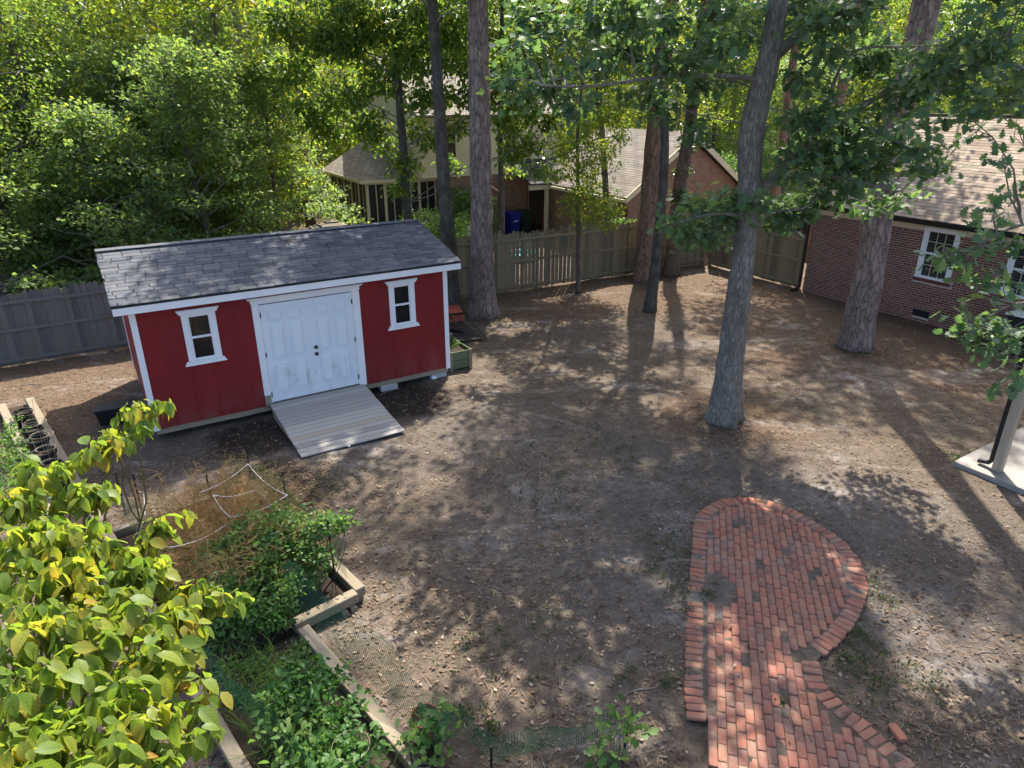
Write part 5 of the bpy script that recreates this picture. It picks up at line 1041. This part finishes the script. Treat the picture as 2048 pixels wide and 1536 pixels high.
for j in range(-44, 48):
    w0 = j*.0945; sh = r.uniform(-.02, .02)+(.1 if j % 2 else 0)
    for i in range(-30, 40):
        c0 = np.array([2.9, 6.5])+lx*(i*.200+sh)+ly*w0
        ins = [inpoly(c0+lx*d*.09+ly*e*.04, poly) for d in (-1, 1) for e in (-1, 1)]; k = sum(ins)
        if k == 0 or np.hypot(*(c0-hole)*np.array([1, .7])) < .26 or any(np.hypot(*(c0-q)) < .075 for q in singles): continue
        if k == 4: fr.append(brick_at(c0, lx, .193, .090))
        else:
            f0 = [inpoly(c0+lx*d, poly) for d in np.linspace(-.1, .1, 9)]; d_in = [d for d, g_ in zip(np.linspace(-.1, .1, 9), f0) if g_]
            if len(d_in) >= 3 and d_in[-1]-d_in[0] > .05: fr.append(brick_at(c0+lx*(d_in[0]+d_in[-1])/2, lx, d_in[-1]-d_in[0]+.01, .090))
def border(line, skip):
    L = np.array(line); s_ = np.r_[0, np.cumsum(np.linalg.norm(np.diff(L, axis=0), axis=1))]; d = .05; k = 0
    while d < s_[-1]-.03:
        p = np.array([np.interp(d, s_, L[:, 0]), np.interp(d, s_, L[:, 1])]); q = np.array([np.interp(d+.04, s_, L[:, 0]), np.interp(d+.04, s_, L[:, 1])])-np.array([np.interp(d-.04, s_, L[:, 0]), np.interp(d-.04, s_, L[:, 1])])
        t = unit(q+r.normal(0, .004, 2)); n_ = np.array([t[1], -t[0]])
        if not any(a < d < b_ for a, b_ in skip): fr.append(brick_at(p+n_*(.103+r.normal(0, .006)), n_, .2, .092))
        d += .101+abs(r.normal(0, .003)); k += 1
border(OUT1, [(0, .42), (2.28, 2.44), (1.05, 1.12)]); border(OUT2, [])
pieces('brick', path, MT['pbrick'], fr, cham_template(.10, 12, .022, 8), cap=300, rest='far_bricks')
m = MB(); m.cbox(-.1, .1, -.047, .047, 0, .06, .008, Matrix.Translation((3.93, 5.08, -.01)) @ Matrix.Rotation(R(98), 4, 'Z')); tag(m.obj('loose_brick', MT['pbrick'], lv=.55), 'single loose brick lying on the dirt beside the path', 'brick')

# ------------------------------------------------------------------ patio slab with post
pa = thing('patio_slab', 'pale concrete patio slab corner at the yard edge', 'patio', (7.79, 10.64, 0), R(32.5))
part('slab', MT['concrete'], pa, (0, 2.55, -1.35, 0, -.05, .075), c=.008); part('slab', MT['concrete'], pa, (0, 2.55, -5.2, -1.362, -.05, .074), c=.008); part('slab', MT['concrete'], pa, (2.562, 6, -5.2, 0, -.05, .075), c=.008)
MT['postwood'] = mat('square_post_wood', [(.33, .275, .20), (.46, .39, .30)], 2.4, .85, .2, .35, 14, (9, 9, .7))
po = thing('porch_roof', 'square wooden patio post with black downspout carrying a roof', 'porch', (8.36, 10.33, .075), R(32.5))
part('post', MT['postwood'], po, (-.07, .07, -.07, .07, 0, 2.45), c=.006); part('post', MT['postwood'], po, (3.43, 3.57, -.07, .07, 0, 2.45), c=.006)
part('beam', MT['postwood'], po, (-.07, 3.6, -.07, .07, 2.451, 2.68), c=.006); part('side_beam', MT['postwood'], po, (-.07, .07, -4.4, -.072, 2.451, 2.67), c=.006)
m = MB(); m.prism([(-.1, .12, 2.69), (4.2, .12, 2.69), (4.2, -4.6, 3.25), (-.1, -4.6, 3.25)], (0, 0, 0), (0, 0, .05)); m.obj('roof_panel', MT['hshingle'], po, lv=.4)
m = MB(); m.cbox(-.06, .03, .074, .144, .16, 2.5, .01); m.prism([(-.06, .144, .16), (-.06, .074, .16), (-.06, .12, .07), (-.06, .30, .03), (-.06, .31, .09), (-.06, .17, .12)], (0, 0, 0), (.09, 0, 0)); m.obj('downspout', MT['blackp'], po)

# ------------------------------------------------------------------ things round the shed
MT['green'] = mat('mossy_green_board', [(.10, .13, .075), (.17, .19, .12)], 3, .9, .15, .4, 20, (6, 1, 6), lv=[(.10, .13, .075), (.15, .17, .11)])
pl = thing('planter_box', 'mossy green wooden planter box against the shed end', 'planter', shed_w(SH_L+.12, .25), SH_YAW)
for k in range(2):
    part('board', MT['green'], pl, (0, .62, 0, .025, .02+k*.215, .225+k*.215), lv=.3+.4*k); part('board', MT['green'], pl, (0, .62, 1.1, 1.125, .02+k*.215, .225+k*.215), lv=.3); part('board', MT['green'], pl, (.595, .62, .026, 1.099, .02+k*.215, .225+k*.215), lv=.6); part('board', MT['green'], pl, (0, .025, .026, 1.099, .02+k*.215, .225+k*.215), lv=.6)
for x, y in ((.05, -.028), (.57, -.028)): part('corner_post', MT['timber'], pl, (x-.04, x+.04, y-.0, y+.027, -.02, .46), lv=.4)
part('soil', MT['dirt'], pl, (.027, .593, .027, 1.098, .02, .36))
p = np.array(shed_w(SH_L+.45, .8)); plant('planter_herbs', 'small green herbs growing in the mossy planter box', [(p[0]-.12, p[1]-.1, .44, .12), (p[0]+.08, p[1]+.1, .44, .12), (p[0]-.1, p[1]+.25, .43, .12)], 260, .05, 'shrub', LSM, 431, zb=.37)
MT['redmetal'] = mat('faded_red_metal', [(.30, .05, .03), (.42, .10, .07)], 5, .6, .4, .15, 30)
cart = thing('red_metal_rack', 'tipped red metal rack on black frame behind the shed corner', 'rack', tuple(gp(905, 668)), R(20))
part('shelf', MT['redmetal'], cart, (-.55, .45, .45, .80, .44, .47)); part('back_lip', MT['redmetal'], cart, (-.55, .45, .801, .82, .44, .56)); part('lower_shelf', MT['redmetal'], cart, (-.55, .45, .42, .46, .22, .38))
for x in (-.55, .0, .45): m = MB(); m.tube([(x, .44, .48), (x+.1, -.1, .30), (x+.28, -.75, .05)], .018, 8); m.obj('frame_rail', MT['black'], cart, smooth=True)
m = MB(); m.tube([(-.3, -.75, .05), (.2, -.77, .04), (.73, -.75, .05)], .018, 8); m.obj('frame_rail', MT['black'], cart, smooth=True)
for x in (-.5, .4): part('leg', MT['black'], cart, (x-.02, x+.02, .6, .64, -.02, .439))
m = MB(); m.add([(-.5, .4, .2), (.4, .4, .2), (.68, -.73, .035), (-.2, -.73, .035), (.1, -.1, .06), (.35, -.3, .09)], [(0, 1, 5, 4), (1, 2, 5), (4, 5, 2, 3), (0, 4, 3)]); m.obj('black_sheet', MT['blackp'], cart)
for k, (x, y, q, la) in enumerate(((868, 757, .07, 'white stone by the shed corner block'), (698, 893, .035, 'small white stone at the foot of the ramp'), (945, 796, .03, 'tiny pale stone on the dirt near the planter'))):
    p = gp(x, y); m = MB(); m.lathe([(0, -.01), (q*.9, 0), (q*1.1, q*.4), (q*.6, q*.75), (0, q*.8)], 9); m.v = [(a+random.uniform(-.1, .1)*q, b_*.75+random.uniform(-.1, .1)*q, c_) for a, b_, c_ in m.v]; o = m.obj('stone', MT['white'], None, smooth=True); o.location = (p[0], p[1], 0); o.rotation_euler = (0, 0, k); tag(o, la, 'stone')
db = thing('storage_tote', 'dark grey plastic tote beside the left shed wall', 'box', tuple(gp(232, 840)), R(25))
m = MB(); m.prism([(-.25, -.18, 0), (.25, -.18, 0), (.3, -.22, .3), (-.3, -.22, .3)], (0, 0, 0), (0, .4, 0)); m.obj('tub', MT['blackp'], db); part('lid', MT['blackp'], db, (-.32, .32, -.24, .21, .301, .34), c=.01)
gr = thing('covered_grill', 'black covered grill with pale lid against the brick wall', 'grill', tuple(gp(2036, 705)), R(-59.5))
m = MB(); m.prism([(-.45, -.3, .02), (.45, -.3, .02), (.5, -.3, .75), (.3, -.28, .95), (-.3, -.28, .95), (-.5, -.3, .75)], (0, 0, 0), (0, .6, 0)); m.obj('cover', MT['blackp'], gr); part('top_board', MT['white'], gr, (-.4, .5, -.32, .3, .97, 1.0)); 
for x in (-.4, .4): part('leg', MT['black'], gr, (x-.03, x+.03, -.25, .25, -.02, .1))

# ------------------------------------------------------------------ neighbour's things beyond the fence
b = NB('blue_plastic'); MT['blue'] = b.done(b.bsdf((.012, .02, .22), .45, .4)); b = NB('dark_green_plastic'); MT['dgreen'] = b.done(b.bsdf((.012, .028, .018), .5, .4)); b = NB('teal_plastic'); MT['teal'] = b.done(b.bsdf((.02, .30, .38), .5, .4))
def nloc(x, y, z=.03): c_, s_ = math.cos(R(30)), math.sin(R(30)); return (-6.31+x*c_-y*s_, 30.75+x*s_+y*c_, z)
def bin_(x, y, mt, label, rz, mark=True):
    t = thing('wheelie_bin', label, 'bin', nloc(x, y), R(30)+rz)
    m = MB(); B_, T_ = [(-.22, -.25), (.22, -.25), (.22, .2), (-.22, .2)], [(-.3, -.33), (.3, -.33), (.3, .3), (-.3, .3)]
    m.add([(a, c_, .06) for a, c_ in B_]+[(a, c_, .98) for a, c_ in T_], [(3, 2, 1, 0), (0, 1, 5, 4), (1, 2, 6, 5), (2, 3, 7, 6), (3, 0, 4, 7), (4, 5, 6, 7)]); m.obj('body', mt, t)
    m = MB(); m.prism([(-.33, -.36, .985), (.33, -.36, .985), (.31, -.3, 1.06), (-.31, -.3, 1.06)], (0, 0, 0), (0, .68, 0)); m.obj('lid', mt, t)
    m = MB(); m.tube([(-.25, .36, .98), (.25, .36, .98)], .02, 8); m.obj('handle', mt, t)
    for sx in (-1, 1): m = MB(); m.tube([(sx*.2, .2, .12), (sx*.27, .2, .12)], .13, 14); m.obj('wheel', MT['blackp'], t)
    if mark: part('printed_mark', MT['white'], t, (-.14, .12, -.326, -.322, .66, .69), (-.1, .14, -.332, -.327, .72, .735))
bin_(6.3, -1.7, MT['blue'], 'blue wheelie bin with white print by the brick wall', .1); bin_(7.05, -1.55, MT['dgreen'], 'dark green wheelie bin next to the blue one', -.05, False); bin_(3.9, -1.6, MT['blackp'], 'black wheelie bin near the screened porch', .1)
o = thing('cardboard_box', 'open brown cardboard box under the carport', 'box', nloc(8.1, -2.6), R(40)); MT['card'] = mat('cardboard', [(.28, .15, .07), (.34, .19, .09)], 4)
part('side', MT['card'], o, (-.3, .3, -.25, .25, 0, .45)); part('flap', MT['card'], o, (-.3, .3, -.42, -.252, .43, .445))
for x, y, sx, la in ((7.9, -3.9, .55, 'turquoise plastic tub lid beside the carport'), (4.1, -6.2, .6, 'turquoise paddling pool behind the fence near the pine')):
    m = MB(); m.lathe([(0, .1), (sx*.8, .1), (sx, .25), (sx*1.06, .27), (sx*1.06, .2), (sx*.9, 0), (0, 0)], 20); o = m.obj('plastic_tub', MT['teal']); o.location = nloc(x, y, .0 if y < -4.2 else .03); tag(o, la, 'tub')
o = thing('white_chair', 'white slatted garden chair by the screened porch', 'chair', nloc(3.6, -3.2, 0), R(60))
part('seat', MT['white'], o, (-.25, .25, -.25, .25, .40, .43))
for k in range(5): part('back_slat', MT['white'], o, (-.24+k*.1, -.17+k*.1, .22, .25, .431, .9))
for x in (-.22, .22):
    for y in (-.22, .22): part('leg', MT['white'], o, (x-.02, x+.02, y-.02, y+.02, 0, .399))
o = thing('white_bucket', 'white bucket on the ground by the carport', 'bucket', nloc(4.9, -2.8), 0); m = MB(); m.lathe([(0, 0), (.13, 0), (.16, .3), (.15, .3), (.12, .02)], 16); m.obj('tub', MT['white'], o); m = MB(); m.tube([(.15*math.cos(g_), 0, .29+.12*math.sin(g_)) for g_ in np.linspace(0, math.pi, 10)], .004, 5); m.obj('handle', MT['black'], o)
o = thing('leaning_broom', 'broom leaning under the carport beside the box', 'broom', nloc(7.6, -2.3), 0); m = MB(); m.tube([(0, 0, .1), (.1, .25, 1.5)], .014, 6); m.obj('stick', MT['redmetal'], o); part('head', MT['white'], o, (-.15, .15, -.04, .04, 0, .12))
# small weathered hut roof behind the shed
hut = thing('garden_hut', 'small weathered hut with mossy hip roof behind the red shed', 'hut', (-6.3, 24.2, 0), R(30))
MT['moss'] = mat('mossy_shake', [(.17, .15, .11), (.26, .23, .17)], 3, .95, .1, .5, 20)
part('wall', MT['timber'], hut, (-1, 1, -1, 1, 0, 1.5), lv=.3)
m = MB(); m.add([(-1.25, -1.25, 1.45), (1.25, -1.25, 1.45), (1.25, 1.25, 1.45), (-1.25, 1.25, 1.45), (0, 0, 2.12)], [(0, 1, 4), (1, 2, 4), (2, 3, 4), (3, 0, 4), (3, 2, 1, 0)]); hr = m.obj('roof', MT['moss'], hut)
for k in range(6):
    f = 1-k/6.; zz = 1.45+.67*(1-f); part('shake_course', MT['moss'], hr, (-1.27*f, 1.27*f, -1.27*f, 1.27*f, zz+.01, zz+.035))
# parked cars on the driveway
def car(loc, rz, col, label, suv=True):
    t = thing('parked_car', label, 'car', loc, rz); b = NB('car_paint'); pm = b.done(b.bsdf(col, .22, .6, .3)); h = 1.7 if suv else 1.45
    prof = [(-2.2, .35), (-2.25, .75), (-2.1, .98), (-1.05, 1.05), (2.0, 1.02), (2.2, .9), (2.22, .4), (1.9, .3), (-1.9, .3)]; m = MB(); m.prism([(x, -.9, z) for x, z in prof], (0, 0, 0), (0, 1.8, 0)); m.obj('body', pm, t)
    lo = [(-1.1, 1.051), (2.0 if suv else 1.7, 1.031)]; hi = [(-.35, h-.05), (1.75 if suv else .95, h-.05)]; m = MB(); m.add([(lo[0][0], -.86, 1.04), (lo[1][0], -.86, 1.03), (lo[1][0], .86, 1.03), (lo[0][0], .86, 1.04), (hi[0][0], -.68, hi[0][1]), (hi[1][0], -.68, hi[1][1]), (hi[1][0], .68, hi[1][1]), (hi[0][0], .68, hi[0][1])], [(0, 1, 5, 4), (1, 2, 6, 5), (2, 3, 7, 6), (3, 0, 4, 7), (4, 5, 6, 7)]); m.obj('glass_cabin', MT['glass'], t)
    m = MB(); m.cbox(hi[0][0]-.06, hi[1][0]+.06, -.71, .71, h-.052, h, .03); m.obj('roof', pm, t)
    for xx in (hi[0][0]+.75,):
        for sy in (-1, 1): m = MB(); m.tube([(xx, sy*.88, 1.03), (xx, sy*.70, h-.05)], .045, 6); m.obj('pillar', pm, t)
    for x in (-1.4, 1.4):
        for sy in (-.92, .74):
            m = MB(); m.tube([(x, sy, .33), (x, sy+.18, .33)], .33, 18); w_ = m.obj('wheel', MT['blackp'], t); m = MB(); m.tube([(x, sy-.012, .33), (x, sy+.192, .33)], .19, 12); m.obj('rim', MT['slat'], w_)
    for sy in (-.65, .65): m = MB(); m.cbox(-2.27, -2.13, sy-.2, sy+.2, .68, .86, .03); m.obj('headlight', MT['white'], t); m = MB(); m.cbox(2.13, 2.24, sy-.18, sy+.18, .6, .9, .02); m.obj('tail_light', MT['redmetal'], t)
car((13.2, 30.6, .006), R(-58), (.02, .022, .025), 'dark parked car showing over the short fence', True); car((10.9, 34.0, .006), R(-58), (.35, .42, .52), 'pale blue parked car partly hidden by the oak leaves', False)

# ------------------------------------------------------------------ litter, twigs, weeds
MT['litter'] = leafmat('dry_litter', [(.045, .03, .02), (.10, .065, .042), (.17, .115, .075), (.24, .175, .12), (.33, .27, .21)], .12, (1.2, 1, .8), .8, .15)
def free(x, y):
    ok = np.ones(len(x), bool); c_, s_ = math.cos(SH_YAW), math.sin(SH_YAW); dx, dy = x-SH_O[0], y-SH_O[1]; u, v_ = dx*c_+dy*s_, -dx*s_+dy*c_
    ok &= ~((u > -.1) & (u < SH_L+.1) & (v_ > -.0) & (v_ < SH_D)); ok &= ~((u > 2.05) & (u < 4.2) & (v_ > -2.25) & (v_ < 0))
    dx, dy = x-7.79, y-10.64; c_, s_ = math.cos(R(32.5)), math.sin(R(32.5)); u, v_ = dx*c_+dy*s_, -dx*s_+dy*c_; ok &= ~((u > -.05) & (v_ < .05) & (v_ > -5.5))
    dx, dy = x-HC[0], y-HC[1]; c_, s_ = math.cos(HA), math.sin(HA); ok &= ~((-dx*s_+dy*c_ > -.02) & (dx*c_+dy*s_ > -.1)); return ok
r = np.random.default_rng(601); fullp = OUT1+OUT2+[(4.2, 3.6), (1.6, 3.6)]
N = 150000; d_ = r.random(N)**1.15; y = 3.6+d_*22.5; x = r.uniform(-1, 1, N)*(y*.80+1.8); k = free(x, y); x, y = x[k], y[k]
dens = .5+.5*np.sin(x*1.9+1.3*np.sin(y*1.1))*np.sin(y*1.7+np.sin(x*.9)); k = r.random(len(x)) < .30+.55*dens; x, y = x[k], y[k]
for tx, ty, tr_, tn in ((4.29, 12.4, .75, 1500), (9.0, 16.8, .8, 1700), (-.84, 19.5, .6, 700), (4.2, 20.2, .4, 300)):
    x = np.r_[x, tx+r.normal(0, tr_, tn)]; y = np.r_[y, ty-.15+r.normal(0, tr_*.8, tn)]
onp = np.array([inpoly((a, b_), fullp) for a, b_ in zip(x, y)]); k = ~onp | (r.random(len(x)) < .06); x, y, onp = x[k], y[k], onp[k]
N = len(x); kind = r.random(N); sz = np.where(kind < .7, r.uniform(.045, .12, N), r.uniform(.03, .075, N)); z = undul(x, y)-.012+np.where(onp, .05, 0)+r.uniform(0, .012, N)
P_ = np.stack([x, y, z], 1); ax = np.stack([*r.normal(0, 1, (2, N)), r.normal(0, .12, N)], 1); F_ = frames(ax, np.array([0, 0, 1.])+r.normal(0, .25, (N, 3))); lv = np.clip(r.normal(.5, .22, N), 0, 1)
NEED = (np.array([(-.045, 0, 0), (.045, 0, 0), (.03, 1, .02), (-.03, 1, .02)], float), np.array([(0, 1, 2), (0, 2, 3)]), np.zeros(4)); k = kind < .7
o = leaf_object('pine_straw', None, MT['litter'], NEED, P_[k], F_[k], sz[k], lv[k]); tag(o, 'brown pine needles and bark shreds strewn over the yard', 'litter')
o = leaf_object('fallen_leaves', None, MT['litter'], leaf_quad(.3, .1), P_[~k], F_[~k], sz[~k], np.clip(lv[~k]+.05, 0, 1)); tag(o, 'small dry brown leaves strewn over the yard', 'litter')
# weeds
r = np.random.default_rng(602); wp = []
for px_, py_, sp_, n in ((1690, 1260, .5, 90), (1720, 1330, .35, 60), (1760, 1180, .25, 26), (1340, 1100, .35, 50), (1350, 1180, .25, 36), (1100, 960, .7, 90), (1220, 890, .6, 60), (1335, 1365, .06, 10), (1255, 1350, .08, 8), (1860, 1360, .2, 16), (975, 1455, .1, 16), (935, 1425, .08, 12), (960, 1280, .4, 30), (1100, 1240, .5, 30), (640, 960, .3, 16), (700, 960, .4, 20), (1910, 915, .15, 24), (1448, 842, .16, 40), (1470, 835, .12, 20), (1690, 695, .25, 40), (1720, 700, .2, 24), (1310, 605, .1, 16), (975, 645, .2, 14), (1500, 1300, .02, 3), (1565, 1405, .02, 4), (1420, 1190, .12, 10), (1440, 1440, .02, 3), (1530, 1480, .03, 4)):
    p = gp(px_, py_); wp += [(p[0]+r.normal(0, sp_*.6), p[1]+r.normal(0, sp_), px_) for _ in range(n)]
Pw = []; 
for a, b_, _ in wp:
    for _k in range(9): Pw.append((a+r.normal(0, .035), b_+r.normal(0, .035), float(undul(a, b_))+r.uniform(0, .015)))
Pw = np.array(Pw); N = len(Pw); ax = np.stack([r.normal(0, 1, N), r.normal(0, 1, N), r.uniform(.2, 1.3, N)], 1)
o = leaf_object('weeds', None, LM['weed'], LSM, Pw, frames(ax, np.array([0, 0, 1.])+r.normal(0, .4, (N, 3))), r.uniform(.015, .042, N), np.clip(r.normal(.5, .25, N), 0, 1)); tag(o, 'sparse green weeds sprouting from the dirt', 'weeds')
# fallen sticks
for i, (x0, y0, x1, y1, rr_) in enumerate(((1030, 885, 1058, 868, .012), (1545, 1268, 1610, 1218, .008), (1660, 1400, 1700, 1480, .007), (1610, 1440, 1640, 1490, .005), (1255, 1383, 1315, 1370, .014), (1352, 780, 1360, 790, .015), (1395, 880, 1420, 884, .02), (975, 1170, 1000, 1178, .012), (1100, 1180, 1105, 1160, .014), (825, 1140, 838, 1158, .012), (760, 790, 800, 775, .01), (40, 770, 80, 765, .012), (1930, 1105, 1990, 1170, .006), (1955, 1300, 2000, 1296, .012), (1545, 740, 1560, 760, .012))):
    a, c_ = gp(x0, y0, .012), gp(x1, y1, .012); tt = np.linspace(0, 1, 6)[:, None]; cv = a+(c_-a)*tt; n_ = np.array([-(c_-a)[1], (c_-a)[0], 0]); cv = cv+n_*(np.sin(tt*math.pi)*random.uniform(-.15, .15)+np.sin(tt*6)*.03); cv[:, 2] = undul(cv[:, 0], cv[:, 1])-.012
    m = MB(); m.tube(cv, np.linspace(rr_, rr_*.5, 6), 6); tag(m.obj('fallen_stick', MT['twig'], None, smooth=True), 'dry twig lying on the bare dirt', 'stick', 'fallen twigs on the yard')
# needles caught on the shed roof
r = np.random.default_rng(603); Pn = []
for u, v_, n in ((3.3, 1.5, 46), (4.0, 1.15, 40), (2.2, .3, 10), (5.4, 1.3, 14)):
    for _ in range(n): uu, vv = u+r.normal(0, .14), v_+r.normal(0, .06); Pn.append(shed_w(uu, vv, ZE+slope*(vv+OH)+.026))
Pn = np.array(Pn); N = len(Pn); o = leaf_object('roof_needles', None, MT['litter'], NEED, Pn, frames(np.stack([r.normal(0, 1, N), r.normal(0, .5, N), np.zeros(N)], 1), np.array([0, 0, 1.])+r.normal(0, .1, (N, 3))), r.uniform(.08, .16, N), r.uniform(.2, .6, N)); tag(o, 'clumps of brown pine needles on the shed roof', 'litter')
